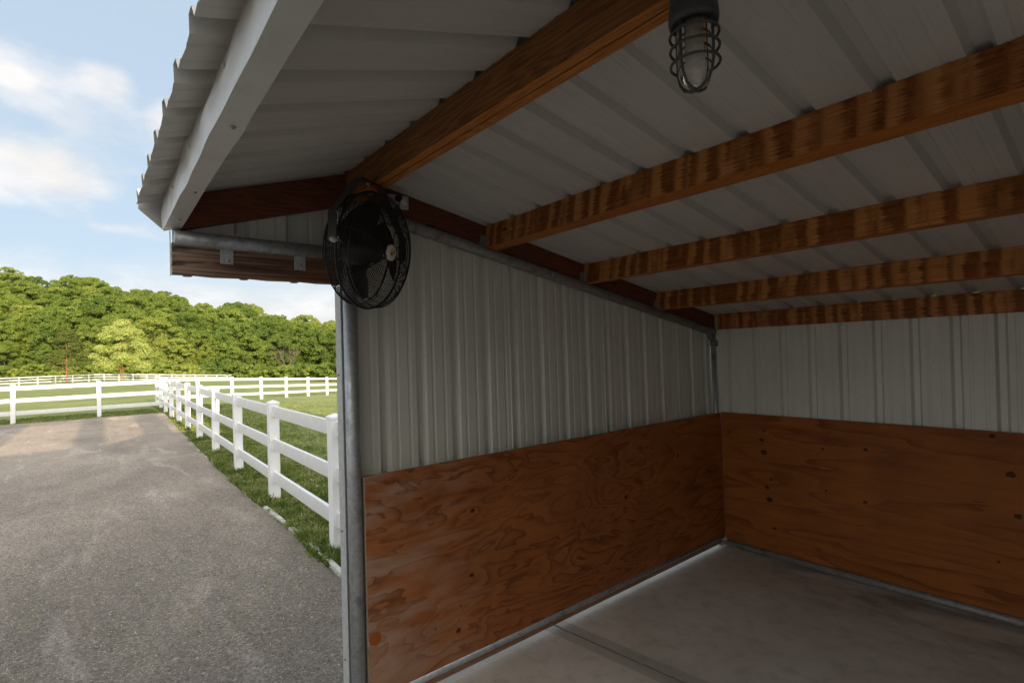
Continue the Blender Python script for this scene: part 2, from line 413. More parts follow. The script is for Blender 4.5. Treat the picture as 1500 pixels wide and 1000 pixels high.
M = dict(
    wall=m_panel('ribbed_wall_steel', (.66, .672, .612), (.7, .7, .5)),
    roof=m_panel('ribbed_roof_steel', (.575, .57, .545), (1, .3, 1)),
    purlin=m_striped_lumber(),
    purlin_edge=m_lumber('purlin_edge_wood', (.46, .17, .036), (.28, .09, .018), 'x', False),
    ridge=m_lumber('ridge_beam_wood', (.34, .155, .05), (.14, .052, .016), 'x', True, .8),
    ridge_edge=m_lumber('ridge_edge_wood', (.56, .225, .055), (.32, .11, .022), 'x', False),
    rafter=m_lumber('red_stained_rafter_wood', (.20, .066, .032), (.10, .030, .016), 'y', True),
    header=m_weathered(),
    base=m_lumber('base_board_wood', (.36, .22, .15), (.20, .105, .07), 'y', False),
    topboard=m_lumber('plate_edge_wood', (.60, .50, .40), (.38, .29, .22), 'y', False),
    ply_side=m_plywood('side_plywood', 'y', [(-2.83, .92, .03), (-2.85, .55, .028), (-2.93, .40, .012), (-2.95, .27, .03), (-3.1, .33, .010), (-2.06, .97, .008), (-1.42, .72, .035), (-1.36, .98, .012), (-1.78, .62, .008)],
                       fade=(-2.5, -3.5, (.44, .30, .22), .85), patches=[(-3.452, .405, .033, (.36, .10, .018)), (-2.88, .66, .02, (.30, .08, .02))], warp=1.25),
    ply_small=m_plywood('side_plywood_offcut', 'y', [(-.25, .72, .03), (-.72, .93, .03), (-.35, .35, .025)], base=(.34, .118, .032), darkc=(.15, .042, .010), dens=22., warp=.7),
    ply_back=m_plywood('back_plywood', 'x', [(.395, 1.09, .022), (.37, 1.01, .035), (.385, .905, .052), (.44, .675, .024), (.40, .60, .038), (.415, .50, .05), (.45, .26, .03), (.07, 1.05, .02), (1.16, 1.02, .028), (.86, .99, .02), (1.14, .62, .03), (1.96, .96, .045), (1.985, .70, .038), (1.88, .385, .02), (1.88, 1.20, .03), (.87, .66, .018)],
                       base=(.275, .089, .016), darkc=(.14, .033, .006), dens=19., warp=.5, halo=.06),
    galv=m_galv('galvanised_pipe'),
    galv_dark=m_galv('dull_galvanised_pipe', (.27, .265, .25), .35, .55),
    plate=m_galv('galvanised_plate', (.48, .50, .52), .25, .5),
    edge=m_plain('worn_pale_edging', (.52, .50, .46), .8, var=.35, scale=9),
    trim=m_plain('grey_corner_trim', (.40, .42, .42), .45),
    fascia=m_fascia(),
    vinyl=m_vinyl(),
    concrete=m_concrete(),
    gravel=m_gravel(),
    straw=m_plain('dry_straw', (.55, .45, .26), .8, var=.3),
    crumb=m_plain('dirt_crumb', (.10, .065, .04), .9, var=.4),
    turf=m_turf(),
    grit=m_grit(),
    black=m_plain('black_fan_metal', (.011, .011, .012), .5),
    blackp=m_plain('black_plastic', (.012, .012, .012), .5),
    bracket=m_plain('black_bracket_steel', (.03, .032, .032), .5, bump=.1),
    fixture=m_plain('grey_cast_fixture', (.075, .078, .08), .55, .2, bump=.15),
    socket=m_plain('bulb_socket', (.42, .36, .28), .5),
    bulb=m_plain('unlit_white_bulb', (.85, .80, .77), .35),
    glass=m_glass(),
    red=m_plain('red_label', (.35, .02, .025), .5),
    white=m_plain('white_plastic', (.70, .68, .64), .4),
    boxgrey=m_plain('grey_outlet_box', (.42, .44, .45), .4),
    gold=m_plain('gold_print', (.45, .28, .04), .4),
    screw=m_galv('screw_steel', (.5, .49, .46), .6, .4),
    screwdull=m_plain('weathered_screw', (.40, .38, .33), .6),
    rust=m_plain('rusty_screw', (.10, .06, .04), .8),
    bark=m_plain('tree_bark', (.085, .075, .05), .9, var=.4, scale=4),
    redbark=m_plain('reddish_bark', (.26, .12, .07), .9, var=.3, scale=4),
    greybark=m_plain('grey_twigs', (.22, .185, .145), .9, var=.3, scale=4),
    leaf=m_leaf('hardwood_leaves', [(.15, (.085, .14, .040)), (.4, (.14, .21, .050)), (.65, (.205, .275, .062)), (.9, (.29, .345, .085))]),
    leaf_pale=m_leaf('pale_yellow_leaves', [(.1, (.35, .43, .12)), (.8, (.51, .56, .20))], .4),
    leaf_dull=m_leaf('dull_olive_leaves', [(.1, (.05, .075, .022)), (.8, (.12, .15, .045))], .25),
    blade=m_blade(),
    barn=m_panel('white_barn_steel', (.72, .70, .66), (1, 1, .2)),
)

# ------------------------------------------------------------------ shape of the land
CX, CY, CZ = 2.5516, -4.5816, 1.8345
DH = Vector((-.7735, .6338)); RH = Vector((.6338, .7735)); F = 763.6
def at(px, D):
    """plan position of the spot D metres out along the bearing of photo column px"""
    u = (px-750)/F*D
    return (CX + DH.x*D + RH.x*u, CY + DH.y*D + RH.y*u)
def ss(a, b, x):
    t = max(0., min(1., (x-a)/(b-a))); return t*t*(3-2*t)
def ground_z(x, y):
    w = ss(-6, -24, x)
    z = -.05 - .0085*max(0, -x-24) - .058*max(0., y+2)*w
    z = max(z, -5.5)
    X, Y = x-CX, y-CY
    D = X*DH.x + Y*DH.y; u = X*RH.x + Y*RH.y
    if D > 90:
        px = 750 + F*u/D
        top = 27 - 21*max(0, min(1.15, px/500)) if px > 0 else 27 + 3*min(1, -px/300)
        z += top*max(0, min(1, (D-136)/58)) * (1 if px < 560 else max(0, 1-(px-560)/300))
    return z

# ------------------------------------------------------------------ world, sun, camera
SUN_EL, SUN_AZ = R(11), R(-1.3)        # azimuth measured from +X towards +Y
w = bpy.data.worlds.new('World'); sc.world = w; w.use_nodes = True
nt = w.node_tree; nt.nodes.clear()
def wn(ty, **k):
    n = nt.nodes.new(ty)
    for a, b in k.items(): setattr(n, a, b)
    return n
sky = wn('ShaderNodeTexSky', sky_type='NISHITA'); sky.sun_disc = False
sky.sun_elevation = SUN_EL; sky.sun_rotation = math.pi/2 - SUN_AZ
sky.air_density = 1.0; sky.dust_density = .6; sky.ozone_density = 1.6; sky.altitude = 100
tc = wn('ShaderNodeTexCoord'); sp = wn('ShaderNodeSeparateXYZ'); nt.links.new(tc.outputs['Generated'], sp.inputs[0])
def wm(op, a, b=None, clamp=False):
    n = wn('ShaderNodeMath', operation=op, use_clamp=clamp)
    for i, q in enumerate((a, b)):
        if q is None: continue
        if isinstance(q, bpy.types.NodeSocket): nt.links.new(q, n.inputs[i])
        else: n.inputs[i].default_value = q
    return n.outputs[0]
zz = wm('ADD', wm('MAXIMUM', sp.outputs[2], 0.), .22)
cb = wn('ShaderNodeCombineXYZ'); nt.links.new(wm('DIVIDE', sp.outputs[0], zz), cb.inputs[0]); nt.links.new(wm('DIVIDE', sp.outputs[1], zz), cb.inputs[1])
def wnoise(scale, detail, rough, loc, dist=0):
    mp = wn('ShaderNodeMapping'); nt.links.new(cb.outputs[0], mp.inputs[0]); mp.inputs['Location'].default_value = loc
    n = wn('ShaderNodeTexNoise'); nt.links.new(mp.outputs[0], n.inputs[0])
    n.inputs['Scale'].default_value = scale; n.inputs['Detail'].default_value = detail; n.inputs['Roughness'].default_value = rough; n.inputs['Distortion'].default_value = dist
    return n.outputs[0]
def wmr(v, a, b, c=0., d=1.):
    n = wn('ShaderNodeMapRange', interpolation_type='SMOOTHSTEP'); nt.links.new(v, n.inputs[0])
    for i, q in enumerate((a, b, c, d)): n.inputs[i+1].default_value = q
    return n.outputs[0]
CLOUD_LOC = (3.3, 1.15, 0.)
c1 = wnoise(1.35, 8, .55, CLOUD_LOC, .25)
c2 = wnoise(3.4, 6, .6, (1.7, 4.2, 0), .2)
cm = wm('ADD', wm('MULTIPLY', c1, .8), wm('MULTIPLY', c2, .2))
def wblob(d, r):
    vs_ = []
    for i in range(3):
        vs_.append(wm('POWER', wm('ABSOLUTE', wm('MULTIPLY', wm('SUBTRACT', sp.outputs[i], d[i]), 1/r[i])), 2.0))
    return wmr(wm('SQRT', wm('ADD', wm('ADD', vs_[0], vs_[1]), vs_[2])), 1.25, .25)
blobs = None
for d, r, a in (((-.95, -.085, .262), (.5, .125, .062), .16), ((-.97, -.02, .225), (.5, .07, .035), .09), ((-.916, .026, .401), (.5, .045, .03), .12), ((-.861, .09, .515), (.5, .085, .04), .15), ((-.923, .10, .372), (.5, .03, .035), .10), ((-.984, -.03, .155), (.5, .11, .025), .13), ((-.979, .046, .20), (.5, .09, .03), .13), ((-.97, .16, .165), (.5, .11, .03), .13), ((-.923, -.07, .378), (.5, .025, .015), .08)):
    b_ = wm('MULTIPLY', wblob(d, r), a); blobs = b_ if blobs is None else wm('MAXIMUM', blobs, b_)
away = wmr(sp.outputs[0], -.80, -.55)
cm = wm('ADD', wm('ADD', wm('SUBTRACT', cm, wm('MULTIPLY', wm('SUBTRACT', 1., away), .075)), blobs), wm('MULTIPLY', wmr(sp.outputs[0], -.4, .6), .09))
mask = wmr(cm, .455, .63)
low = wmr(sp.outputs[2], .30, .0)
veil = wmr(wm('ADD', sp.outputs[2], wm('MULTIPLY', c2, -.10)), .14, .02, 0., .85)
mask = wm('MAXIMUM', wm('MULTIPLY', mask, .95), veil, True)
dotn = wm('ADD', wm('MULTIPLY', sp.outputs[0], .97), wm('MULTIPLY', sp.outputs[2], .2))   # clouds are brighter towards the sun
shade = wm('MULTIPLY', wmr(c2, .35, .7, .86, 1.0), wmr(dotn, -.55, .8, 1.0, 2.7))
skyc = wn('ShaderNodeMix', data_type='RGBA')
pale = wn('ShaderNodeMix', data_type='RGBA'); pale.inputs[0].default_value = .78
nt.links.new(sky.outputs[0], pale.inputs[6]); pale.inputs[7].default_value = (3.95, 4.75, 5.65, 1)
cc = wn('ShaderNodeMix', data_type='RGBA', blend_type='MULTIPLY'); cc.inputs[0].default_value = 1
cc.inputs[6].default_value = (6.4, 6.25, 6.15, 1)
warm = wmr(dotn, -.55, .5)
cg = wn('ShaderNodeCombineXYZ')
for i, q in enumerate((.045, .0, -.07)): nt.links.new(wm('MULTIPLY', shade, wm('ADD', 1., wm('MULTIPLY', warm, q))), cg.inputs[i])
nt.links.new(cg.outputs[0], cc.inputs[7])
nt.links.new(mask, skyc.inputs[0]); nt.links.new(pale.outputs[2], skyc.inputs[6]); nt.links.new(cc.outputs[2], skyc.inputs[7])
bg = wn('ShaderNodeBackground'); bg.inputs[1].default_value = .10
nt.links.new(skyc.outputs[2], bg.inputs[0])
wo = wn('ShaderNodeOutputWorld'); nt.links.new(bg.outputs[0], wo.inputs[0])

sl = bpy.data.lights.new('sun', 'SUN'); sl.energy = 4.8; sl.angle = R(.45); sl.color = (1., .77, .51)
so = bpy.data.objects.new('sun', sl); COL.objects.link(so)
tosun = Vector((math.cos(SUN_EL)*math.cos(SUN_AZ), math.cos(SUN_EL)*math.sin(SUN_AZ), math.sin(SUN_EL)))
so.rotation_euler = tosun.to_track_quat('Z', 'Y').to_euler(); so.location = (30, -6, 12)

cam = bpy.data.cameras.new('camera'); co = bpy.data.objects.new('camera', cam); COL.objects.link(co)
cam.sensor_width = 36; cam.lens = 36*763.58/1500; cam.clip_start = .05; cam.clip_end = 3000
rv = Vector((.63291147, .77360424, -.03097668)); uv = Vector((.03739517, .009418, .99925617)); dv = Vector((-.77332055, .63359907, .02296831))
co.matrix_world = Matrix(((rv.x, uv.x, -dv.x, CX), (rv.y, uv.y, -dv.y, CY), (rv.z, uv.z, -dv.z, CZ), (0, 0, 0, 1)))
sc.camera = co
sc.view_settings.view_transform = 'Standard'; sc.view_settings.look = 'None'; sc.view_settings.exposure = 0.7
sc.cycles.max_bounces = 10; sc.cycles.diffuse_bounces = 6; sc.cycles.transparent_max_bounces = 24
sc.cycles.sample_clamp_indirect = 8
sc.cycles.use_denoising = True

# ------------------------------------------------------------------ ground
xs = sorted(set([-420,-380,-340,-300,-270,-240,-220,-200,-185,-170,-155,-140,-125,-110,-95,-80,-65,-52,-42,-35,-30] + list(range(-27, 12, 2)) + [20,40,80,160,400]))
ys = sorted(set([-400,-250,-160,-110,-80,-60,-45,-35,-27,-21,-16,-12,-9,-7,-5,-3.4,-2.2,-1,0,2,4,6,9,12,16,21,27,34,42,52,62,74,88,104,122,142,165,190,220,260,330,420]))
g = MB(); nx = len(xs)
for yy in ys:
    for xx in xs: g.v.append((xx, yy, ground_z(xx, yy)))
for j in range(len(ys)-1):
    for i in range(nx-1):
        a = j*nx+i; g.add([], [])
        g.f.append((a, a+1, a+nx+1, a+nx)); g.m.append(0); g.smooth.append(True)
tag(g.build('field', M['turf']), kind='structure')

# gravel yard: flat sheet just above the turf, a ragged far edge
edge = [(4.2,-2.99),(-.12,-2.99),(-1.0,-2.97),(-1.73,-2.94),(-2.8,-2.90),(-4.56,-2.88),(-6.4,-2.85),(-8.3,-2.80),(-11,-2.72),(-14,-2.60),(-17,-2.48),(-19.5,-2.38),(-21.4,-2.30)]
rnd = random.Random(3)
E2 = []
for (a, b) in zip(edge[:-1], edge[1:]):
    n = max(2, int(abs(a[0]-b[0])/.25))
    for k in range(n):
        t = k/n; xx_ = a[0]+(b[0]-a[0])*t; E2.append((xx_, a[1]+(b[1]-a[1])*t + rnd.uniform(-.018, .018) + .018*math.sin(xx_*2.7)*math.sin(xx_*1.1+1)))
E2.append(edge[-1])
far = []
yy = -2.3
while yy > -45:
    far.append((-21.45 + .02*(yy+2.3) + rnd.uniform(-.07, .07), yy)); yy -= .5
poly = E2 + far + [(-22.3, -45), (14, -45), (14, -2.99)]
gm = MB(); zt = -.014
gm.add([(x, y, zt) for x, y in poly], [tuple(range(len(poly)))[::-1]])
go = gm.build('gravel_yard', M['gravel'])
import bmesh
bm = bmesh.new(); bm.from_mesh(go.data); bmesh.ops.triangulate(bm, faces=bm.faces[:]); bmesh.ops.recalc_face_normals(bm, faces=bm.faces[:])
if bm.faces[0].normal.z < 0: bmesh.ops.reverse_faces(bm, faces=bm.faces[:])
bm.to_mesh(go.data); bm.free()
tag(go, kind='structure')

# loose grit and small stones on the near gravel (uncountable)
rg = np.random.default_rng(9)
def grit(n, r0, r1, s0, s1):
    px = rg.uniform(-60, 520, n); D = rg.uniform(r0, r1, n)
    u = (px-750)/F*D; X = CX + DH.x*D + RH.x*u; Y = CY + DH.y*D + RH.y*u
    ok = (Y < -3.02) & (X < -.16); X, Y = X[ok], Y[ok]; n = len(X)
    base = np.array([[1,0,0],[-.5,.87,0],[-.5,-.87,0],[0,0,.8],[.1,.05,-.4]])
    q = rg.uniform(0, 6.283, n); s_ = rg.uniform(s0, s1, n)*rg.uniform(.6, 1, n)
    V = np.repeat(base[None], n, 0)*rg.uniform(.55, 1.25, (n, 5, 1))
    c, s2 = np.cos(q)[:, None], np.sin(q)[:, None]
    W = np.stack([V[:,:,0]*c - V[:,:,1]*s2, V[:,:,0]*s2 + V[:,:,1]*c, V[:,:,2]*.8], 2)*s_[:, None, None]
    W[:,:,0] += X[:, None]; W[:,:,1] += Y[:, None]; W[:,:,2] += -.014
    return W
W = np.concatenate([grit(52000, 2.2, 5.0, .003, .0065), grit(52000, 4.5, 10, .004, .010), grit(900, 2.5, 9, .010, .018)])
n = len(W); me = bpy.data.meshes.new('grit'); me.vertices.add(n*5); me.vertices.foreach_set('co', W.reshape(-1))
fi = np.array([0,1,3, 1,2,3, 2,0,3]); ix = (np.arange(n)[:, None]*5 + fi[None]).reshape(-1)
me.loops.add(len(ix)); me.loops.foreach_set('vertex_index', ix.astype(np.int32)); me.polygons.add(n*3); me.polygons.foreach_set('loop_start', (np.arange(n*3)*3).astype(np.int32))
me.materials.append(M['grit']); me.update(); me.validate()
gto = bpy.data.objects.new('grit', me); COL.objects.link(gto); tag(gto, 'loose grey and tan grit scattered over the gravel', 'grit', kind='stuff')

# concrete slab under the shelter, with a real tooled joint
slab = MB()
def jy(x): return -2.148 + .115*x
xa, xb = -.062, 6.0
gw = .006
for (ya, yb) in (((lambda x: -4.05), (lambda x: jy(x)-gw)), ((lambda x: jy(x)+gw), (lambda x: .2))):
    vs = [(xa, ya(xa), -.12), (xb, ya(xb), -.12), (xb, yb(xb), -.12), (xa, yb(xa), -.12), (xa, ya(xa), 0), (xb, ya(xb), 0), (xb, yb(xb), 0), (xa, yb(xa), 0)]
    slab.add(vs, [(0,3,2,1),(4,5,6,7),(0,1,5,4),(1,2,6,5),(2,3,7,6),(3,0,4,7)])
slab.add([(xa, jy(xa)-gw, -.006), (xb, jy(xb)-gw, -.006), (xb, jy(xb)+gw, -.006), (xa, jy(xa)+gw, -.006)], [(0,1,2,3)])
tag(slab.build('concrete_floor', M['concrete'], bevel=.003), kind='structure')

# dry strands, leaf crumbs and dirt (uncountable litter) on the gravel and on the slab
def litter(name, spots, mat, label):
    m = MB(); r_ = random.Random(len(spots))
    for (x, y, z, L, w_, flat_) in spots:
        a = r_.uniform(0, 6.283); d = Vector((math.cos(a), math.sin(a), 0)); nrm = Vector((-d.y, d.x, 0)); k = r_.uniform(-.25, .25)*L
        p0 = Vector((x, y, z+.0015)); p1 = p0 + d*L*.5 + nrm*k + Vector((0, 0, .004 if not flat_ else .002)); p2 = p0 + d*L + Vector((0, 0, .001))
        m.add([p0-nrm*w_*.3, p0+nrm*w_*.3, p1+nrm*w_, p1-nrm*w_, p2+nrm*w_*.2, p2-nrm*w_*.2], [(0,1,2,3), (3,2,4,5)])
    o = m.build(name, mat); tag(o, label, 'litter', kind='stuff'); return o
rl = random.Random(17); sp_ = []
for _ in range(420):
    x = -1.2-abs(rl.gauss(0, 1.9)); y = -3.1-abs(rl.gauss(0, .95)); sp_.append((x, y, -.014, rl.uniform(.03, .11), .0016, False))
litter('straw', sp_, M['straw'], 'pale dry grass strands scattered on the near gravel')
sp_ = []
for _ in range(230):
    x = rl.uniform(.05, 3.4); y = rl.uniform(-3.4, -.06) if rl.random() < .6 else -.06-abs(rl.gauss(0, .25)); L = rl.choice((.006, .008, .012, .02, .03)); sp_.append((x, y, 0, L, .0022 if L < .015 else .0014, True))
litter('dirt_crumbs', sp_, M['crumb'], 'brown dirt crumbs and bits of leaf on the concrete floor')

# ------------------------------------------------------------------ the shelter
shed = empty('horse_shelter', (0, -3.5, 0), 'open-fronted horse shelter with ribbed pale steel walls, plywood kickboards and timber purlins', 'shelter')
def zb(y): return 2.135 - .186*y           # underside of the rear roof slope
def zf(y): return 2.781 + .32*(y+3.542)    # underside of the front slope
YR = -3.50
XE = 3.66
# ribbed profile: offset outwards as a function of run s
def ribs(s0, s1, first, lap_every=4, pitch=.2286):
    """(s, d) points: major ribs with two shallow ones between"""
    pts = []; k0 = int(math.floor((s0-first)/pitch))-1; k = k0
    while first + k*pitch < s1 + pitch:
        c = first + k*pitch
        lap = .006 if k % lap_every == 0 else 0
        seq = [(-.033, 0), (-.017, .027), (.017, .027), (.033, 0)]
        if lap: seq = [(-.0375, 0), (-.037, -lap), (-.033, -lap), (-.017, .027)] + seq[2:]
        for j in (1, 2):
            q = j*pitch/3
            seq += [(q-.011, 0), (q-.006, .0025), (q+.006, .0025), (q+.011, 0)]
        pts += [(c+a, d) for a, d in seq]; k += 1
    def d_at(s):
        for (a, b) in zip(pts[:-1], pts[1:]):
            if a[0] <= s <= b[0]: return a[1] + (b[1]-a[1])*(s-a[0])/max(1e-9, b[0]-a[0])
        return 0
    out = [(s0, d_at(s0))] + [p for p in pts if s0 < p[0] < s1] + [(s1, d_at(s1))]
    return out
def sheet(mb, pr, f, thick=.0):
    vs = []
    for s, d in pr: a, b = f(s, d); vs += [a, b]
    fs = [(2*i, 2*i+1, 2*i+3, 2*i+2) for i in range(len(pr)-1)]
    mb.add(vs, fs)
def solid(o, t=.0012, off=1):
    m = o.modifiers.new('thickness', 'SOLIDIFY'); m.thickness = t; m.offset = off; return o

# side wall sheet (x = -.067), ribs stand outwards (-x); gable strip carries on over the overhang
mb = MB()
sheet(mb, ribs(-3.56, .06, -3.335), lambda s, d: ((-.067-d, s, .11), (-.067-d, s, min(zb(s), zf(s))-.002)))
o = mb.build('metal_wall', M['wall'], shed); solid(o, .001, 0); o['label'] = 'ribbed pale steel side wall above plywood'
mb = MB()
sheet(mb, ribs(-4.29, -3.561, -3.335), lambda s, d: ((-.067-d, s, 2.225), (-.067-d, s, zf(s)-.002)))
o = mb.build('gable_panel', M['wall'], shed); solid(o, .001, 0)
# back wall sheet (y = .02)
mb = MB()
sheet(mb, ribs(-.06, XE+.1, .102), lambda s, d: ((s - .012, .02+d, .0005), (s + .02, .02+d, zb(.02)-.004)))
o = mb.build('metal_wall', M['wall'], shed); solid(o, .001, 0); o['label'] = 'ribbed pale steel back wall under the lowest purlin'
MB().box(-.06, XE+.1, .048, .066, 1.98, zb(.06)+.017).build('closure_strip', M['blackp'], shed)
# divider on the far right side, out of the picture
mb = MB()
sheet(mb, ribs(-3.5, .0, -3.335), lambda s, d: ((XE+.067+d, s, .045), (XE+.067+d, s, zb(s)-.002)))
o = mb.build('metal_wall', M['wall'], shed); solid(o, .001, 0)
MB().box(XE, XE+.018, -3.48, -.002, .03, 1.23).build('plywood_panel', M['ply_small'], shed)

# roof sheets
X0, X1 = -.085, XE+.25
mb = MB()
sheet(mb, ribs(X0, X1, .232), lambda s, d: ((s, YR, zb(YR)+d), (s, .22, zb(.22)+d)))
o = mb.build('roof_panel', M['roof'], shed); solid(o, .001, 0); o['label'] = 'rear roof slope of ribbed steel over the purlins'
mb = MB(); pr = ribs(X0, X1, .232)
def feather(s, d):
    # the cut lower edge is a little bent and uneven
    k = .0018*math.sin(s*23.1) + .0015*math.sin(s*57.3+1) + (.008 if d > .015 else 0)
    return k
def frow(s, d):
    e = feather(s, d)
    return [(s, YR-.04, zf(YR-.04)+d), (s, -4.33, zf(-4.33)+d), (s, -4.385, zf(-4.385)+d+e*.3), (s, -4.412-e*.4, zf(-4.412)+d*.85+e)]
rows = [frow(s, d) for s, d in pr]; vs = [p for r_ in rows for p in r_]
fs = [(4*i+j, 4*i+j+1, 4*i+5+j, 4*i+4+j) for i in range(len(rows)-1) for j in range(3)]
mb.add(vs, fs)
o = mb.build('roof_panel', M['roof'], shed); solid(o, .001, 0); o['label'] = 'front roof slope with a ragged ribbed eave edge'
# ridge cap closes the roof above the beam
mb = MB()
mb.add([(X0, -3.80, zf(-3.80)+.024), (X1, -3.80, zf(-3.80)+.024), (X1, -3.52, 2.835), (X0, -3.52, 2.835), (X1, -3.24, zb(-3.24)+.024), (X0, -3.24, zb(-3.24)+.024)], [(0,1,2,3),(3,2,4,5)])
o = mb.build('ridge_cap', M['roof'], shed); solid(o, .001, 0)

# purlins: 2x6 on edge, front faces at these y; hangers at the wall end
for i, yf_ in enumerate((-2.655, -1.775, -.90, -.030)):
    mb = MB(); x0, x1 = (-.021, XE) if i < 3 else (.012, XE)
    th_ = .076 if i == 0 else .038
    yb_ = yf_ + th_
    zt0, zt1 = zb(yf_)-.002, zb(yb_)-.002
    dz = -.141; dy = -.0265 if i < 3 else 0
    n = 24
    vs = []; rr = random.Random(i)
    for k in range(n+1):
        x = x0 + (x1-x0)*k/n; bow = .004*math.sin(k*.7+i*2)
        vs += [(x, yf_+bow+dy, zt0+dz), (x, yb_+bow+dy, zt1+dz+(0 if i < 3 else .007)), (x, yb_+bow, zt1), (x, yf_+bow, zt0)]
    for k in range(n):
        a = 4*k
        mb.add([], []); 
        for (q, mi) in (((a, a+4, a+5, a+1), 1), ((a+1, a+5, a+6, a+2), 0), ((a+2, a+6, a+7, a+3), 0), ((a+3, a+7, a+4, a), 0)):
            mb.f.append(tuple(j for j in q)); mb.m.append(mi); mb.smooth.append(False)
    mb.v = vs; mb.f += [(0,1,2,3), (4*n+3,4*n+2,4*n+1,4*n)]; mb.m += [1,1]; mb.smooth += [False, False]
    # each board takes its own stretch of the stain pattern
    po = mb.build('purlin', [M['purlin'], M['purlin_edge']], shed)
    if i < 3:
        h = MB(); hx = -.0205
        zl = zt0+dz-.004
        def slant(y0, y1, x0_, x1_):
            zq = zl - .186*(y0-yf_)*.5
            h.add([(x0_, y0+dy, zl), (x1_, y0+dy, zl), (x1_, y1+dy, zl), (x0_, y1+dy, zl), (x0_, y0+dy*.4, zl+.085), (x1_, y0+dy*.4, zl+.085), (x1_, y1+dy*.4, zl+.085), (x0_, y1+dy*.4, zl+.085)], [(0,3,2,1),(4,5,6,7),(0,1,5,4),(1,2,6,5),(2,3,7,6),(3,0,4,7)])
        slant(yf_-.0055, yf_-.0035, hx, hx+.032); slant(yb_+.0045, yb_+.0065, hx, hx+.032)
        slant(yf_-.032, yf_-.0055, hx-.0005, hx+.0015)
        h.box(hx, hx+.036, yf_+dy-.0055, yb_+dy+.0065, zl-.016, zl-.014)
        ho = h.build('joist_hanger', M['galv_dark'], po)
        ho.location = (0, 0, 0)
# ridge beam: two 2x6 side by side
for a, b, nm in ((-3.541, -3.5035, 0), (-3.4975, -3.460, 1)):
    mb = MB(); mb.box(-.0185, XE+.05, a, b, 2.641+.001*nm, 2.780, bottom_mi=1)
    mb.build('ridge_beam', [M['ridge'], M['ridge_edge']], shed, bevel=.0025)
mb = MB(); mb.prism([(-3.546, 2.60), (-3.546, 2.80), (-3.50, 2.825), (-3.455, 2.80), (-3.455, 2.60)], 0, -.066, -.0195); mb.build('ridge_block', M['ridge'], shed)
# rafters in the gable plane
mb = MB(); mb.prism([(-3.46, zb(-3.46)-.003), (-.01, zb(-.01)-.003), (-.01, zb(-.01)-.128), (-3.46, zb(-3.46)-.128)], 0, -.060, -.022)
o = mb.build('rafter', M['rafter'], shed); o['label'] = 'long red-brown rafter under the rear roof slope'
mb = MB(); mb.prism([(-3.541, zf(-3.541)-.003), (-3.541, zf(-3.541)-.165), (-4.262, 2.402), (-4.262, zf(-4.262)-.003)], 0, -.060, -.019)
o = mb.build('rafter', M['rafter'], shed); o['label'] = 'short red-brown rafter in the front gable'

# steel pipe frame
def pipe(name, path, r, mat, n=20, label=None):
    o = MB().tube(path, r, n).build(name, mat, shed)
    if label: o['label'] = label
    return o
pipe('steel_post', [(-.027, -3.532, -.02), (-.027, -3.532, 2.50)], .035, M['galv'], 28, 'galvanised pipe post at the open front corner')
zp = lambda y: zb(y) - .128 - .036
pts = [(-.030, -3.52, zp(-3.52)), (-.030, -2.2, zp(-2.2)), (-.030, -.03, zp(-.03))]
pipe('roof_rail', pts, .034, M['galv_dark'], 24, 'sloping pipe rail under the rafter')
for yy in (-1.36, -.62):
    pipe('rail_coupling', [(-.030, yy-.004, zp(yy-.004)), (-.030, yy+.004, zp(yy+.004))], .0365, M['galv_dark'], 24)
pipe('eave_rail', [(-.030, -4.288, 2.364), (-.030, -3.56, 2.364)], .0335, M['galv'], 24, 'level pipe rail across the front overhang')
pipe('corner_post', [(-.036, -.022, 0), (-.036, -.022, 2.03)], .024, M['galv'], 20, 'galvanised pipe post in the back corner')
g_ = MB(); g_.prism([(-.165, 1.985), (-.02, 1.962), (-.02, 1.84), (-.045, 1.84)], 0, -.034, -.030)
g_.tube([(-.014, -.15, 1.972), (-.014, -.035, 1.872)], .011, 8); g_.box(-.055, -.004, -.050, .004, 1.845, 1.90)
g_.build('corner_gusset', M['galv_dark'], shed)
# header board beneath the eave rail, hung on two tabs
mb = MB(); n = 10
ys_ = [-4.296 + (.76)*k/n for k in range(n+1)]; vs = []
for k, y in enumerate(ys_):
    q = .0022*math.sin(k*2.1)
    vs += [(-.062, y, 2.211+q), (-.024, y, 2.211-q), (-.024, y, 2.345), (-.062, y, 2.345)]
fs = []
for k in range(n):
    a = 4*k; fs += [(a, a+4, a+5, a+1), (a+1, a+5, a+6, a+2), (a+2, a+6, a+7, a+3), (a+3, a+7, a+4, a)]
fs += [(0,1,2,3), (4*n+3, 4*n+2, 4*n+1, 4*n)]
mb.add(vs, fs); mb.build('header_board', M['header'], shed)
for (ya, yb_, z0) in ((-4.118, -4.066, 2.268), (-3.804, -3.752, 2.266)):
    tb = MB(); tb.box(-.0235, -.020, ya, yb_, z0, 2.336)
    to = tb.build('hanger_tab', M['plate'], shed, bevel=.001)
    bl = MB(); Mx = Matrix.Translation((-.020, ya+.030, z0+.017)) @ Matrix.Rotation(R(90), 4, 'Y')
    bl.lathe([(0, .008), (.005, .0075), (.0075, .004), (.008, 0)], 12, Mx)
    Mx = Matrix.Translation((-.020, ya+.012, z0+.030)) @ Matrix.Rotation(R(90), 4, 'Y')
    bl.lathe([(0, .0012), (.0035, .001), (.0038, 0)], 10, Mx)
    b_ = bl.build('bolt', M['screw'], to); b_.location = (0, 0, 0)
for yy in (-4.24, -4.02, -3.80, -3.60):
    Mx = Matrix.Translation((-.045, yy, 2.2105)) @ Matrix.Rotation(R(180), 4, 'X'); MB().lathe([(0, .006), (.017, .004), (.02, 0)], 12, Mx).build('siding_clip', M['header'], shed)
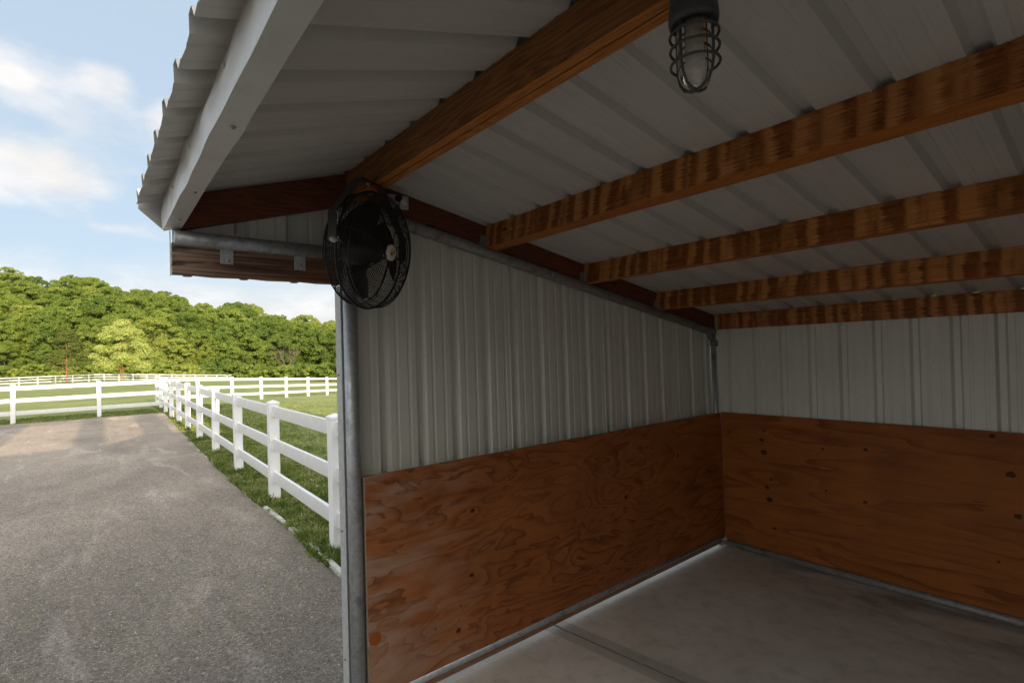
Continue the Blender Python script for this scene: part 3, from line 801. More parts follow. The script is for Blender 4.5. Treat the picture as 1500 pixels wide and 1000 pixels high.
# eave trim end and rake trim
mb = MB(); mb.box(-.070, -.058, -4.3, -4.297, 2.209, 2.40); mb.build('corner_plate', M['fascia'], shed)
mb = MB(); mb.prism([(-4.405, zf(-4.405)+.026), (-4.405, zf(-4.405)-.018), (-4.315, 2.405), (-3.52, 2.66), (-3.52, 2.83)], 0, -.104, -.102)
mb.add([(-.104, -4.40, zf(-4.40)+.026), (-.104, -3.52, 2.835), (-.02, -3.52, 2.835), (-.02, -4.40, zf(-4.40)+.026)], [(0,1,2,3)])
mb.build('rake_trim', M['roof'], shed)
mb = MB(); mb.prism([(-3.52, 2.83), (-3.52, 2.66), (.22, zb(.22)-.1), (.22, zb(.22)+.026)], 0, -.104, -.102); mb.build('rake_trim', M['roof'], shed)
# fascia: hollow bent sheet with dents
mb = MB(); nx_ = 90
fx0, fx1 = -.075, XE+.25
vs = []
for k in range(nx_+1):
    x = fx0 + (fx1-fx0)*k/nx_
    skew = -.018*x/1.7
    dn = .002*math.sin(x*9.0) + .0015*math.sin(x*21+1) + .010*math.exp(-((x-.62)/.10)**2) - .008*math.exp(-((x-1.05)/.12)**2)
    dk = .001*math.sin(x*6.5+.5) + .003*math.exp(-((x-1.12)/.07)**2)
    zt_ = zf(-4.33+skew)-.003
    vs += [(x, -4.262+skew+dk, 2.418), (x, -4.262+skew+dk, 2.408), (x, -4.322+skew+dn*.3, 2.405), (x, -4.322+skew+dn*.3-.0015, 2.408), (x, -4.326+skew+dn, (2.408+zt_)/2), (x, -4.322+skew-dn*.6, zt_)]
for k in range(nx_):
    a = 6*k
    for j in range(5): mb.f.append((a+j, a+j+1, a+7+j, a+6+j)); mb.m.append(0); mb.smooth.append(True)
mb.v = vs
fo = mb.build('fascia', M['fascia'], shed); solid(fo, .0012, 0)
es = fo.modifiers.new('edges', 'EDGE_SPLIT'); es.split_angle = R(50)
def fscrew(Mx):
    s_ = MB().lathe([(0, .006), (.003, .0055), (.0035, .002), (.007, .001), (.007, 0)], 10, Mx).build('fascia_screw', M['screwdull'], fo); s_.location = (0, 0, 0)
for x, yy in ((.14, -4.287), (.55, -4.292), (1.16, -4.298), (1.75, -4.30), (-.035, -4.275)):
    Mx = Matrix.Translation((x, yy, 2.4055)) @ Matrix.Rotation(R(180), 4, 'X'); fscrew(Mx)
for x, z in ((.35, 2.47), (.78, 2.475), (1.30, 2.48)):
    Mx = Matrix.Translation((x, -4.328-.018*x/1.7, z)) @ Matrix.Rotation(R(90), 4, 'X'); fscrew(Mx)
# front corner trim outside the post
mb = MB(); mb.box(-.140, -.066, -3.568, -3.562, -.03, 2.209); mb.box(-.140, -.134, -3.562, -3.47, -.03, 2.209)
tr = mb.build('corner_trim', M['trim'], shed, bevel=.002)
for z in (.95, 1.75, .3):
    Mx = Matrix.Translation((-.108, -3.568, z)) @ Matrix.Rotation(R(90), 4, 'X'); ts = MB().lathe([(0, .005), (.003, .0045), (.005, .001), (.005, 0)], 10, Mx)
    t_ = ts.build('trim_screw', M['rust'], tr); t_.location = (0, 0, 0)

# plywood kickboards
MB().box(-.018, 0, -3.488, -1.004, .088, 1.228).build('plywood_panel', M['ply_side'], shed, bevel=.001)['label'] = 'large wavy-grained plywood sheet on the side wall'
MB().box(-.018, -.0005, -1.000, -.004, .088, 1.222).build('plywood_panel', M['ply_small'], shed, bevel=.001)['label'] = 'narrow redder plywood sheet at the back corner'
MB().box(.0015, 2.45, 0, .018, .05, 1.229).build('plywood_panel', M['ply_back'], shed, bevel=.001)['label'] = 'orange plywood sheet with dark knots on the back wall'
MB().box(2.453, XE, .001, .018, .05, 1.229).build('plywood_panel', M['ply_side'], shed, bevel=.001)
MB().box(-.0175, -.0005, -3.4905, -3.4885, .09, 1.227).build('panel_edge', M['topboard'], shed)
mb = MB(); mb.box(-.056, -.0185, -3.488, -.05, 1.135, 1.221); mb.build('top_plate', M['topboard'], shed, bevel=.002)
mb = MB(); mb.box(-.030, -.010, -3.488, -.05, .031, .078); mb.build('base_board', M['base'], shed, bevel=.002)['label'] = 'thin brown board between base rail and floor'
pipe('base_rail', [(-.022, -3.49, .090), (-.022, -.03, .090)], .029, M['galv'], 20, 'galvanised base rail along the side plywood')
pipe('base_rail', [(-.03, -.012, .033), (XE, -.012, .033)], .027, M['galv_dark'], 20, 'galvanised base rail along the back plywood')
MB().box(-.058, .02, -.030, .004, .0, .075).build('post_foot', M['plate'], shed, bevel=.002)

# ------------------------------------------------------------------ fan
FC = Vector((.312, -3.562, 2.322)); az = R(-24+58-90)
fdir = Vector((.83, .545, -.155)).normalized()
side = fdir.cross(Vector((0,0,1))).normalized()      # pivot axis (towards the viewer's left, near side)
upv = side.cross(fdir).normalized()
FM = Matrix(((side.x, upv.x, fdir.x, FC.x), (side.y, upv.y, fdir.y, FC.y), (side.z, upv.z, fdir.z, FC.z), (0,0,0,1)))
fan = empty('hanging_fan', FC, 'black caged fan on an angled steel bracket under the ridge beam', 'fan')
RF = .262
def ring(mb, r, h, wr, n=72, sides=6):
    mb.tube([FM @ Vector((r*math.cos(2*math.pi*k/n), r*math.sin(2*math.pi*k/n), h)) for k in range(n)], wr, sides, closed=True)
def gprof(sgn, depth, rin, rc, hub):
    # profile points (r, h) from the rim to the hub
    pts = [(RF, .0), (RF-.004, .03*sgn), (RF-.014, (depth*.62)*sgn), (rc+.018, (depth*.9)*sgn), (rc, depth*sgn), (rc*.6, (depth+.012)*sgn), (hub, (depth+.018)*sgn)]
    return pts
def along(pts, step):
    out = []; acc = 0; out.append(pts[0])
    for a, b in zip(pts[:-1], pts[1:]):
        L = math.hypot(b[0]-a[0], b[1]-a[1]); t = step-acc
        while t <= L: out.append((a[0]+(b[0]-a[0])*t/L, a[1]+(b[1]-a[1])*t/L)); t += step
        acc = L-(t-step)
    return out
pf = gprof(1, .085, 0, .208, .036); pb = gprof(-1, .095, 0, .215, .07)
mb = MB()
for (r, h) in along(pf, .0104)[1:]: ring(mb, r, h, .0014, 64, 5)
for k in range(8):
    q = 2*math.pi*(k+.3)/8
    mb.tube([FM @ Vector((r*math.cos(q), r*math.sin(q), h-.002)) for r, h in pf], .0024, 6)
mb.build('front_guard', M['black'], fan)
mb = MB()
for (r, h) in along(pb, .0115)[1:]: ring(mb, r, h, .0012, 64, 5)
for k in range(36):
    q = 2*math.pi*k/36
    mb.tube([FM @ Vector((r*math.cos(q), r*math.sin(q), h+.002)) for r, h in pb], .0010 if k % 6 else .0024, 5)
mb.build('rear_guard', M['black'], fan)
mb = MB(); ring(mb, RF+.001, .0, .0048, 96, 8); ring(mb, RF-.012, -.062, .003, 96, 6); ring(mb, RF-.010, .056, .003, 96, 6)
mb.build('guard_ring', M['black'], fan)
# blades
for k in range(3):
    mb = MB(); q0 = 2*math.pi*k/3 - 1.45
    vs = []; nr, na = 9, 7
    for i in range(nr):
        t = i/(nr-1); r = .045 + t*.175
        half = R(18 + 25*math.sin(min(1, t*1.15)*math.pi*.62)); 
        for j in range(na):
            s_q = -1+2*j/(na-1)
            q = q0 + half*s_q + .25*t
            h = (s_q*(.042-.012*t)) + .01*(1-s_q*s_q)
            vs.append(FM @ Vector((r*math.cos(q), r*math.sin(q), h-.012)))
    fs = [(i*na+j, i*na+j+1, (i+1)*na+j+1, (i+1)*na+j) for i in range(nr-1) for j in range(na-1)]
    mb.add(vs, fs, True); b_ = mb.build('blade', M['black'], fan); solid(b_, .002, 0)
T = lambda h: FM @ Matrix.Translation((0, 0, h))
MB().lathe([(0, -.135), (.045, -.135), (.062, -.125), (.064, -.03), (.055, -.02), (.05, .03), (.0, .032)], 28, FM).build('motor', M['blackp'], fan)
cp = MB().lathe([(.037, .098), (.036, .106), (.030, .110), (0, .111)], 32, FM).build('hub_cap', M['white'], fan)
# printed swirl badge on the cap
bd = MB()
for (q0, q1, r) in ((-2.6, .6, .0165), (.5, 3.7, .0165)):
    bd.tube([FM @ Vector((r*1.15*math.cos(q0+(q1-q0)*i/14), r*.95*math.sin(q0+(q1-q0)*i/14), .1115)) for i in range(15)], .0011, 5)
bd.tube([FM @ Vector(((-.012+.024*i/10), .008*math.sin(i/10*6.28), .1118)) for i in range(11)], .0024, 5)
b_ = bd.build('badge', M['gold'], cp); b_.location = (0, 0, 0)
bd = MB(); bd.tube([FM @ Vector(((.002+.012*i/8), -.002-.009*math.sin(i/8*3.0), .1120)) for i in range(9)], .0026, 5)
b_ = bd.build('badge_print', M['blackp'], cp); b_.location = (0, 0, 0)
# yoke bracket of flat bar: pivot > up > inward > top bar > outward > down > pivot
top = 2.634
S = side
hz = Vector((0,0,1))
half = RF+.022
lower = [FC + S*half, FC + S*half + hz*.115, FC + S*.085 + hz*(top-FC.z), FC - S*.085 + hz*(top-FC.z), FC - S*half + hz*.115, FC - S*half]
wdir = Vector((fdir.x, fdir.y, 0)).normalized()
mb = MB(); bw_, th = .019, .0022
vs = []
for i, p in enumerate(lower):
    if i == 0: tn = lower[1]-p
    elif i == len(lower)-1: tn = p-lower[i-1]
    else: tn = (lower[i+1]-p).normalized() + (p-lower[i-1]).normalized()
    tn.normalize(); nn = tn.cross(wdir).normalized()
    vs += [p+wdir*bw_+nn*th, p-wdir*bw_+nn*th, p-wdir*bw_-nn*th, p+wdir*bw_-nn*th]
fs = []
for i in range(len(lower)-1):
    a = 4*i
    fs += [(a+j, a+(j+1) % 4, a+4+(j+1) % 4, a+4+j) for j in range(4)]
fs += [(0,1,2,3), (4*5+3, 4*5+2, 4*5+1, 4*5)]
mb.add(vs, fs); yo = mb.build('bracket', M['bracket'], fan)
# red warning sticker and mounting bolt on the top bar
lb = MB(); pA = lower[2].lerp(lower[3], .60); pB = lower[2].lerp(lower[3], .88); dwn = Vector((0,0,-.0028))
lb.add([pA+wdir*.0175+dwn, pB+wdir*.0175+dwn, pB-wdir*.0175+dwn, pA-wdir*.0175+dwn], [(0,1,2,3)])
l_ = lb.build('warning_sticker', M['red'], yo); l_.location = (0,0,0)
bo = MB(); pm = lower[2].lerp(lower[3], .42)
bo.lathe([(0, .010), (.006, .010), (.0065, .004), (.010, .003), (.010, 0)], 6, Matrix.Translation(pm+dwn*.8) @ Matrix.Rotation(R(180), 4, 'X'))
l_ = bo.build('mounting_bolt', M['screw'], yo); l_.location = (0,0,0)
for sg in (1, -1):
    kn = MB(); ax = S*sg
    Mk = Matrix.Translation(FC + S*sg*(half-.012)) @ ax.to_track_quat('Z', 'Y').to_matrix().to_4x4()
    kn.lathe([(0, .026), (.008, .025), (.009, .016), (.013, .015), (.014, 0)], 16, Mk); kn.build('pivot_bolt', M['screw'], fan)
crd = MB(); OX = Vector((.010, -3.272, 2.686))
crd.tube([FM @ Vector((0, .03, -.135)), FM @ Vector((.02, .12, -.17)), FM @ Vector((-.12, .24, -.13)), Vector((.10, -3.33, 2.60)), Vector((.055, -3.285, 2.64)), OX + Vector((.035, .0, -.01))], .0035, 8)
crd.build('power_cord', M['blackp'], fan)
pl_ = MB(); pl_.lathe([(0, .045), (.010, .043), (.016, .030), (.017, .004), (.015, 0)], 14, Matrix.Translation(OX + Vector((.002, 0, 0))) @ Matrix.Rotation(R(90), 4, 'Y')); pl_.build('plug', M['blackp'], fan)

# ------------------------------------------------------------------ outlet on the rafter
out = empty('power_outlet', (-.02, -3.25, 2.675), 'grey electrical outlet box with a black plug on the rafter behind the fan', 'outlet')
ob = MB(); ob.box(-.0215, .004, -3.312, -3.198, 2.640, 2.712); ob.build('outlet_box', M['boxgrey'], out, bevel=.003)
cv = MB(); cv.box(.0045, .007, -3.309, -3.201, 2.643, 2.709); cv.build('cover_plate', M['boxgrey'], out, bevel=.001)
for yy in (-3.272, -3.228):
    rc = MB(); rc.lathe([(0, .003), (.016, .003), (.0175, .001), (.0175, 0)], 24, Matrix.Translation((.0072, yy, 2.676)) @ Matrix.Rotation(R(90), 4, 'Y'))
    ro_ = rc.build('receptacle', M['white'], out)
    sl_ = MB()
    for dz_ in (-.006, .006): sl_.box(.0103, .0108, yy-.004, yy+.004, 2.676+dz_-.001, 2.676+dz_+.001)
    sl_.lathe([(0, .0005), (.0025, .0005), (.0025, 0)], 10, Matrix.Translation((.0103, yy+.010, 2.676)) @ Matrix.Rotation(R(90), 4, 'Y'))
    q_ = sl_.build('slot', M['blackp'], ro_); q_.location = (0,0,0)

# ------------------------------------------------------------------ caged light
LX, LY = 1.925, -3.507
lamp = empty('caged_light', (LX, LY, 2.64), 'grey caged jelly-jar light with an unlit white bulb under the ridge beam', 'light fixture')
def LM(z=0): return Matrix.Translation((LX, LY, z))
MB().lathe([(0, 2.640), (.046, 2.640), (.050, 2.632), (.050, 2.606), (.0475, 2.600)], 40, LM()).build('junction_box', M['fixture'], lamp)
MB().lathe([(.049, 2.606), (.0535, 2.602), (.055, 2.575), (.0535, 2.566), (.046, 2.562), (.044, 2.572), (.0, 2.575)], 44, LM()).build('canopy', M['fixture'], lamp)
MB().lathe([(0, 2.576), (.021, 2.575), (.021, 2.540), (.018, 2.536), (0, 2.536)], 24, LM()).build('socket', M['socket'], lamp)
MB().lathe([(.0165, 2.536), (.018, 2.522), (.028, 2.508), (.031, 2.490), (.031, 2.458), (.027, 2.440), (.017, 2.428), (0, 2.424)], 28, LM()).build('bulb', M['bulb'], lamp)
MB().lathe([(.038, 2.566), (.038, 2.470), (.036, 2.448), (.028, 2.428), (.015, 2.419), (0, 2.417)], 36, LM()).build('glass_jar', M['glass'], lamp)
cg_ = MB(); rw = .0032
for z in (2.541, 2.509, 2.474): cg_.tube([(LX+.053*math.cos(2*math.pi*k/40), LY+.053*math.sin(2*math.pi*k/40), z) for k in range(40)], rw, 8, closed=True)
for k in range(2):
    q = R(-6+90*k)
    path = []
    for (r, z) in [(.0475, 2.566), (.0485, 2.50), (.0475, 2.468), (.043, 2.446), (.032, 2.427), (.014, 2.417), (0, 2.414 - .001*k)]:
        path.append((r, z))
    full = [(LX+r*math.cos(q), LY+r*math.sin(q), z) for r, z in path] + [(LX-r*math.cos(q), LY-r*math.sin(q), z) for r, z in path[-2::-1]]
    cg_.tube(full, rw, 8)
cg_.build('wire_cage', M['fixture'], lamp)

# ------------------------------------------------------------------ vinyl fences
RAILS = (1.195, .765, .335)
def mesh_of(mb, name, mat, bevel=0):
    o = mb.build(name, mat, None, bevel); COL.objects.unlink(o); return o
pm_ = MB(); pm_.box(-.0635, .0635, -.0635, .0635, -.25, 1.30)
post_src = mesh_of(pm_, 'post', M['vinyl'], .006)
cm_ = MB(); cm_.box(-.071, .071, -.071, .071, 1.29, 1.315)
cm_.add([(-.071,-.071,1.315),(.071,-.071,1.315),(.071,.071,1.315),(-.071,.071,1.315),(0,0,1.345)], [(0,1,4),(1,2,4),(2,3,4),(3,0,4)])
cap_src = mesh_of(cm_, 'cap', M['vinyl'], .002)
rail_cache = {}
rr_f = random.Random(4)
def rail_src(L):
    k = round(L, 2)
    if k not in rail_cache:
        m = MB(); m.box(0, L, -.019, .019, -.072, .072); rail_cache[k] = mesh_of(m, 'rail', M['vinyl'], .004)
    return rail_cache[k]
def link_copy(src, parent, loc, rot=(0,0,0)):
    c = src.copy(); COL.objects.link(c); c.parent = parent; c.location = loc; c.rotation_euler = rot; return c
def fence(pts, label, zs=None, skip_first_post=False, caps=True, hs=1.0):
    z0 = [ground_z(x, y) if zs is None else zs for x, y in pts]
    f = empty('rail_fence', (pts[0][0], pts[0][1], z0[0]), label, 'fence', 'white three-rail fences round the field')
    for i, (x, y) in enumerate(pts):
        a = pts[min(i+1, len(pts)-1)]; b = pts[max(i-1, 0)]
        if i < len(pts)-1: b = (x, y)
        else: a = (x, y)
        th_ = math.atan2(a[1]-b[1], a[0]-b[0])
        loc = Vector((x, y, z0[i])) - f.location
        if not (skip_first_post and i == 0):
            p = link_copy(post_src, f, loc, (rr_f.uniform(-.007, .007), rr_f.uniform(-.007, .007), th_))
            if caps: link_copy(cap_src, p, (0,0,0))
        if i < len(pts)-1:
            dx, dy, dz = pts[i+1][0]-x, pts[i+1][1]-y, z0[i+1]-z0[i]
            L = math.sqrt(dx*dx+dy*dy+dz*dz); L2 = L - .02
            for r in RAILS:
                link_copy(rail_src(L), f, loc + Vector((0,0,r)), (0, -math.asin(dz/L), math.atan2(dy, dx)))
    return f
near = [(-.20, -2.80)] + [(-2.443-2.44*k, -2.721+.029*2.44*k+.0) for k in range(11)]
fence(near, 'white three-rail fence running from the shelter along the gravel edge', zs=-.03, skip_first_post=True)
cr = [(-22.1, -2.08)] + [(-22.2, -4.2-2.32*k) for k in range(12)]
fence(cr[:1] + cr[1:], 'white three-rail fence closing the far end of the gravel yard', zs=-.03, skip_first_post=True)
k10 = near[-1]
mid = [k10] + [(k10[0]-.636*2.44*k, k10[1]+.771*2.44*k) for k in range(1, 15)]
fence(mid, 'white three-rail fence slanting away across the grass from the yard corner', skip_first_post=True)
s0 = at(26.5, 84)
farp = [(s0[0]-.438*2.44*k, s0[1]+.899*2.44*k) for k in range(-9, 44)]
fence(farp, 'distant white rail fence at the foot of the wooded hill', caps=False)

# timber edging strip between grass and gravel
ed = empty('edging_strip', (-1.0, -2.95, -.03), 'pale worn edging strip between the gravel and the grass', 'edging')
rnd = random.Random(11)
for (a, b) in zip(edge[1:-1], edge[2:]):
    m = MB(); L = math.hypot(a[0]-b[0], a[1]-b[1]); n = max(1, int(L/.9))
    for k in range(n):
        t0, t1 = k/n, (k+1)/n - .012/L
        A = Vector((a[0]+(b[0]-a[0])*t0, a[1]+(b[1]-a[1])*t0 + .035 + rnd.uniform(-.006, .006), 0)); B = Vector((a[0]+(b[0]-a[0])*t1, a[1]+(b[1]-a[1])*t1 + .035 + rnd.uniform(-.006, .006), 0))
        d = (B-A).normalized(); nn = Vector((-d.y, d.x, 0))*.022; zt2 = (.020 if A.x > -3.0 else -.040) + rnd.uniform(-.006, .006)
        vs = [A-nn, B-nn, B+nn, A+nn]
        m.add([(p.x, p.y, -.08) for p in vs] + [(p.x, p.y, zt2) for p in vs], [(4,5,6,7), (0,1,5,4), (1,2,6,5), (2,3,7,6), (3,0,4,7)])
    m.build('edging_board', M['edge'], ed)

# ------------------------------------------------------------------ grass blades (uncountable)
rng = np.random.default_rng(5)
def edge_y(x):
    ex = np.array([e[0] for e in edge[::-1]]); ey = np.array([e[1] for e in edge[::-1]]); return np.interp(x, ex, ey)
def blades(n, xr, yfun, h0, h1, wd, seed):
    rg = np.random.default_rng(seed)
    x = rg.uniform(xr[0], xr[1], n)
    y = yfun(x, rg)
    keep = np.sin(x*7.1+y*3)*.5+np.sin(y*9.7-x*4.2)*.5+rg.normal(0, .6, n) > -1.3
    x, y = x[keep], y[keep]; n = len(x)
    z = np.array([ground_z(a, b) for a, b in zip(x, y)])
    tall = .62+.22*np.sin(x*2.3+np.sin(y*3.1)*2)*np.sin(y*2.9+1)+.34*np.maximum(0, np.sin(x*13+np.sin(y*11)*2)*np.sin(y*17+x*3))
    h = rg.uniform(h0, h1, n)*tall; a = rg.uniform(0, 2*np.pi, n); lean = rg.uniform(.1, .75, n); la = rg.uniform(0, 2*np.pi, n)
    dx, dy = np.cos(a)*wd, np.sin(a)*wd
    V = np.empty((n, 4, 3)); b = np.stack([x, y, z-.005], 1)
    V[:,0] = b + np.stack([dx, dy, 0*x], 1); V[:,1] = b - np.stack([dx, dy, 0*x], 1)
    mid_ = b + np.stack([np.cos(la)*lean*h*.35, np.sin(la)*lean*h*.35, h*.6], 1)
    V[:,2] = mid_ - np.stack([dx, dy, 0*x], 1)*.6
    V[:,3] = b + np.stack([np.cos(la)*lean*h, np.sin(la)*lean*h, h*(1-.25*lean)], 1)
    return V
def near_y(x, rg): 
    e = edge_y(x); return e + .03 + rg.exponential(.9, len(x))
def tuft_y(x, rg): return edge_y(x) + .025 + .03*np.sin(x*3.1)*np.sin(x*1.7) + rg.exponential(.13, len(x))
sets = [blades(80000, (-7.5, -.2), near_y, .045, .12, .0036, 1), blades(26000, (-9, -.2), tuft_y, .07, .17, .004, 2),
        blades(60000, (-15, -7), lambda x, rg: edge_y(x)+.04+rg.exponential(1.3, len(x)), .04, .10, .004, 3), blades(40000, (-27, -14), lambda x, rg: edge_y(x)+.03+rg.exponential(2., len(x)), .05, .11, .007, 4)]
# strip behind the cross fence
sets.append(blades(26000, (-24.5, -21.5), lambda x, rg: rg.uniform(-16, -2.4, len(x)), .05, .12, .008, 6))
# clumps at the fence post feet
cl = []
for (x, y) in near[1:8]:
    V = blades(420, (x-.17, x+.17), lambda q, rg: y + rg.normal(0, .10, len(q)), .08, .20, .003, int(-x*10)+3); cl.append(V)
sets += cl
V = np.concatenate(sets); n = len(V)
V[:,:,2] = np.maximum(V[:,:,2], -9)
me = bpy.data.meshes.new('grass'); me.vertices.add(n*4); me.vertices.foreach_set('co', V.reshape(-1))
idx = np.arange(n)*4
tri = np.stack([idx, idx+1, idx+2, idx, idx+2, idx+3], 1).reshape(-1)
me.loops.add(len(tri)); me.loops.foreach_set('vertex_index', tri.astype(np.int32))
me.polygons.add(n*2); me.polygons.foreach_set('loop_start', (np.arange(n*2)*3).astype(np.int32))
me.materials.append(M['blade']); me.update(); me.validate()
gr = bpy.data.objects.new('grass', me); COL.objects.link(gr)
tag(gr, 'green and straw-tipped grass blades along the fence', 'grass', kind='stuff')

# ------------------------------------------------------------------ trees
def leaf_mesh(name, centers, radii, n_each, card, mat, seed, flat=.85, droop=.0):
    rg = np.random.default_rng(seed); Vs = []
    for c, r, ne in zip(centers, radii, n_each):
        u = rg.normal(size=(ne, 3)); u[:,2] = np.abs(u[:,2])*1.0 - .35*rg.random(ne)*1.4
        u /= np.linalg.norm(u, axis=1)[:,None]
        rad = r*(.72+.38*rg.random(ne)**.6)[:,None]
        p = np.array(c) + u*rad*np.array([1, 1, flat])
        # card frame: face roughly outwards, jittered
        nrm = u + rg.normal(0, .55, (ne, 3)); nrm /= np.linalg.norm(nrm, axis=1)[:,None]
        a = np.cross(nrm, rg.normal(size=(ne, 3))); a /= np.linalg.norm(a, axis=1)[:,None]; b = np.cross(nrm, a)
        s = card*rg.uniform(.5, 1.1, ne)[:,None]
        Q = np.empty((ne, 4, 3)); Q[:,0] = p-a*s; Q[:,1] = p-b*s*.55; Q[:,2] = p+a*s; Q[:,3] = p+b*s*.6
        Vs.append(Q)
    V = np.concatenate(Vs); n = len(V)
    me = bpy.data.meshes.new(name); me.vertices.add(n*4); me.vertices.foreach_set('co', V.reshape(-1))
    me.loops.add(n*4); me.loops.foreach_set('vertex_index', np.arange(n*4, dtype=np.int32))
    me.polygons.add(n); me.polygons.foreach_set('loop_start', (np.arange(n)*4).astype(np.int32))
    me.materials.append(mat); me.update(); me.validate()
    return me
def crown(seed, H, W, style='round'):
    """clump centres of a crown H tall, W wide, its bottom at about .18 H"""
    rr = random.Random(seed); C_ = []; Rr = []
    nc = 46 if style == 'egg' else 120
    for i in range(nc):
        t = rr.random()**.8; z = H*(.20+.74*t)
        if style == 'round': env = math.sin(math.pi*min(1, .16+.80*t))**.7
        elif style == 'spire': env = (1-t)**.75*.95+.08
        elif style == 'egg': env = (math.sin(math.pi*(.22+.78*t))**.8)*(1.05-.35*t)+.05
        else: env = .55+.45*math.sin(t*5+seed)
        rad = W*.5*env*(.45+.55*rr.random()**.5); q = rr.uniform(0, 2*math.pi)
        r = W*rr.uniform(.10, .19)*(1.1-.45*t)*(1 if style == 'egg' else .64)
        C_.append((rad*math.cos(q), rad*math.sin(q), z + rr.uniform(-.3, .3))); Rr.append(r)
    return C_, Rr
def trunk_mesh(name, H, r, mat, seed, limbs=7, two=False):
    rr = random.Random(seed); mb = MB()
    for s_ in ((-.35, .35) if two else (0,)):
        path = [(s_*.8+rr.uniform(-.1,.1)*k*.3, rr.uniform(-.1,.1)*k*.3, H*k/7 - .3) for k in range(8)]
        mb.tube(path, [r*(1-.11*k) for k in range(8)], 7)
        for i in range(limbs):
            k = rr.randint(2, 6); p = Vector(path[k]); q = rr.uniform(0, 6.28); L = H*rr.uniform(.16, .32)
            e = p + Vector((math.cos(q)*L, math.sin(q)*L, L*rr.uniform(.5, 1.1)))
            m_ = p.lerp(e, .5) + Vector((0, 0, -.06*L))
            mb.tube([p, m_, e], [r*.42, r*.26, r*.1], 5)
    me_o = mb.build(name, mat); me = me_o.data; bpy.data.objects.remove(me_o); return me
def tree(name, loc, cme, tme, label, cat, group, scale=1, rot=0, sz=1):
    t = empty(name, loc, label, cat, group); t.rotation_euler = (0, 0, rot); t.scale = (scale, scale, scale*sz)
    for nm, me in (('crown', cme), ('trunk', tme)):
        if me is None: continue
        o = bpy.data.objects.new(nm, me); COL.objects.link(o); o.parent = t
    return t
variants = []
for i in range(9):
    H = [13, 14.5, 12, 15, 13.5, 12.5, 14, 11, 15.5][i]; W = [11, 9.5, 10.5, 10, 12, 9, 11.5, 10, 9.5][i]
    C_, Rr = crown(i*7+1, H, W)
    variants.append((leaf_mesh('crown', C_, Rr, [int(235*(r/1.3)**1.4)+50 for r in Rr], .19, M['leaf'], i+20), trunk_mesh('trunk', H*.8, .20, M['bark'], i+3), H))
YT = [(-140, 366), (0, 380), (43, 391), (67, 397), (110, 406), (147, 402), (187, 412), (217, 417), (260, 420), (285, 424), (297, 436), (350, 433), (393, 441), (433, 445), (447, 452), (500, 457), (600, 466), (700, 472), (800, 480)]
def ytop(px): return float(np.interp(px, [a for a, b in YT], [b for a, b in YT]))
def hor(px): return 517.5 - .031*(px-750)
rr = random.Random(21)
rowD = [129, 137, 146, 156, 166, 177, 188, 197]
nt_ = 0
for ri, D in enumerate(rowD):
    px = -110 + (ri % 2)*22
    while px < 730:
        pj = px + rr.uniform(-11, 11); Dj = D + rr.uniform(-3.5, 3.5)
        x, y = at(pj, Dj); z = ground_z(x, y) - .4
        cme, tme, H = variants[rr.randrange(9)]
        # how tall a tree may be here so that the wood keeps its stepped skyline
        lim = (CZ + (hor(pj)-ytop(pj))/F*Dj - z)*1.1 + .6
        frac = (.60, .66, .72, .80, .86, .92, 1.0, 1.0)[ri]
        h = min(rr.uniform(13.5, 17.5) if ri > 0 else rr.uniform(7.5, 13.5), max(4.5, lim*rr.uniform(.95, 1.03)))
        if ri < 6: h = min(h, max(6, lim*frac + 2))
        s_ = h/H; sw = max(s_, .72)
        if ri == 0: lb_ = 'leafy green tree at the front edge of the wood behind the distant fence'
        elif ri < 6: lb_ = 'green broadleaf tree standing within the wooded hillside'
        else: lb_ = 'green broadleaf tree on the skyline of the wooded hill'
        t = tree('broadleaf_tree', (x, y, z), cme, tme, lb_, 'tree', ('trees along the foot of the wood', 'trees within the wooded hillside', 'trees on the hill skyline')[0 if ri == 0 else 1 if ri < 6 else 2], 1, rr.uniform(0, 6.28))
        t.scale = (sw*rr.uniform(.9, 1.15), sw*rr.uniform(.9, 1.15), s_)
        nt_ += 1
        px += rr.uniform(.85, 1.15)*9.6*F/D
# bushes along the foot of the wood
C_, Rr = crown(99, 4.2, 5.5, 'other'); C_ = [(a, b, c-.8) for a, b, c in C_]
bush = leaf_mesh('foliage', C_, Rr, [60]*len(Rr), .26, M['leaf'], 77)
px = -100
while px < 620:
    x, y = at(px, 122+rr.uniform(-3, 3)); b_ = empty('bush', (x, y, ground_z(x, y)-.3), 'low green bush at the foot of the wood', 'bush', 'bushes along the foot of the wood')
    o = bpy.data.objects.new('foliage', bush); COL.objects.link(o); o.parent = b_; q = rr.uniform(.7, 1.35); b_.scale = (q*1.2, q*1.2, q); b_.rotation_euler = (0, 0, rr.uniform(0, 6))
    px += rr.uniform(16, 34)
# the pale yellow-green tree and its dull neighbour stand before the distant fence
C_, Rr = crown(5, 9.6, 7.6, 'egg')
Rr = [r*.9 for r in Rr]
py = leaf_mesh('crown', C_, Rr, [260]*len(Rr), .15, M['leaf_pale'], 61)
x, y = at(178, 76); tree('pale_tree', (x, y, ground_z(x, y)), py, trunk_mesh('trunk', 7.5, .075, M['redbark'], 12, 6, two=True), 'pale yellow-green tree with two thin trunks before the wood', 'tree', None, .97, .4)
C_, Rr = crown(8, 9.4, 5.6, 'egg')
pdull = leaf_mesh('crown', C_, [r*.75 for r in Rr], [170]*len(Rr), .15, M['leaf_dull'], 62)
x, y = at(97, 78); tree('dull_tree', (x, y, ground_z(x, y)), pdull, trunk_mesh('trunk', 8.6, .11, M['redbark'], 14, 9), 'dull olive tree with a single reddish trunk left of the pale tree', 'tree', None, .93, 1.2)
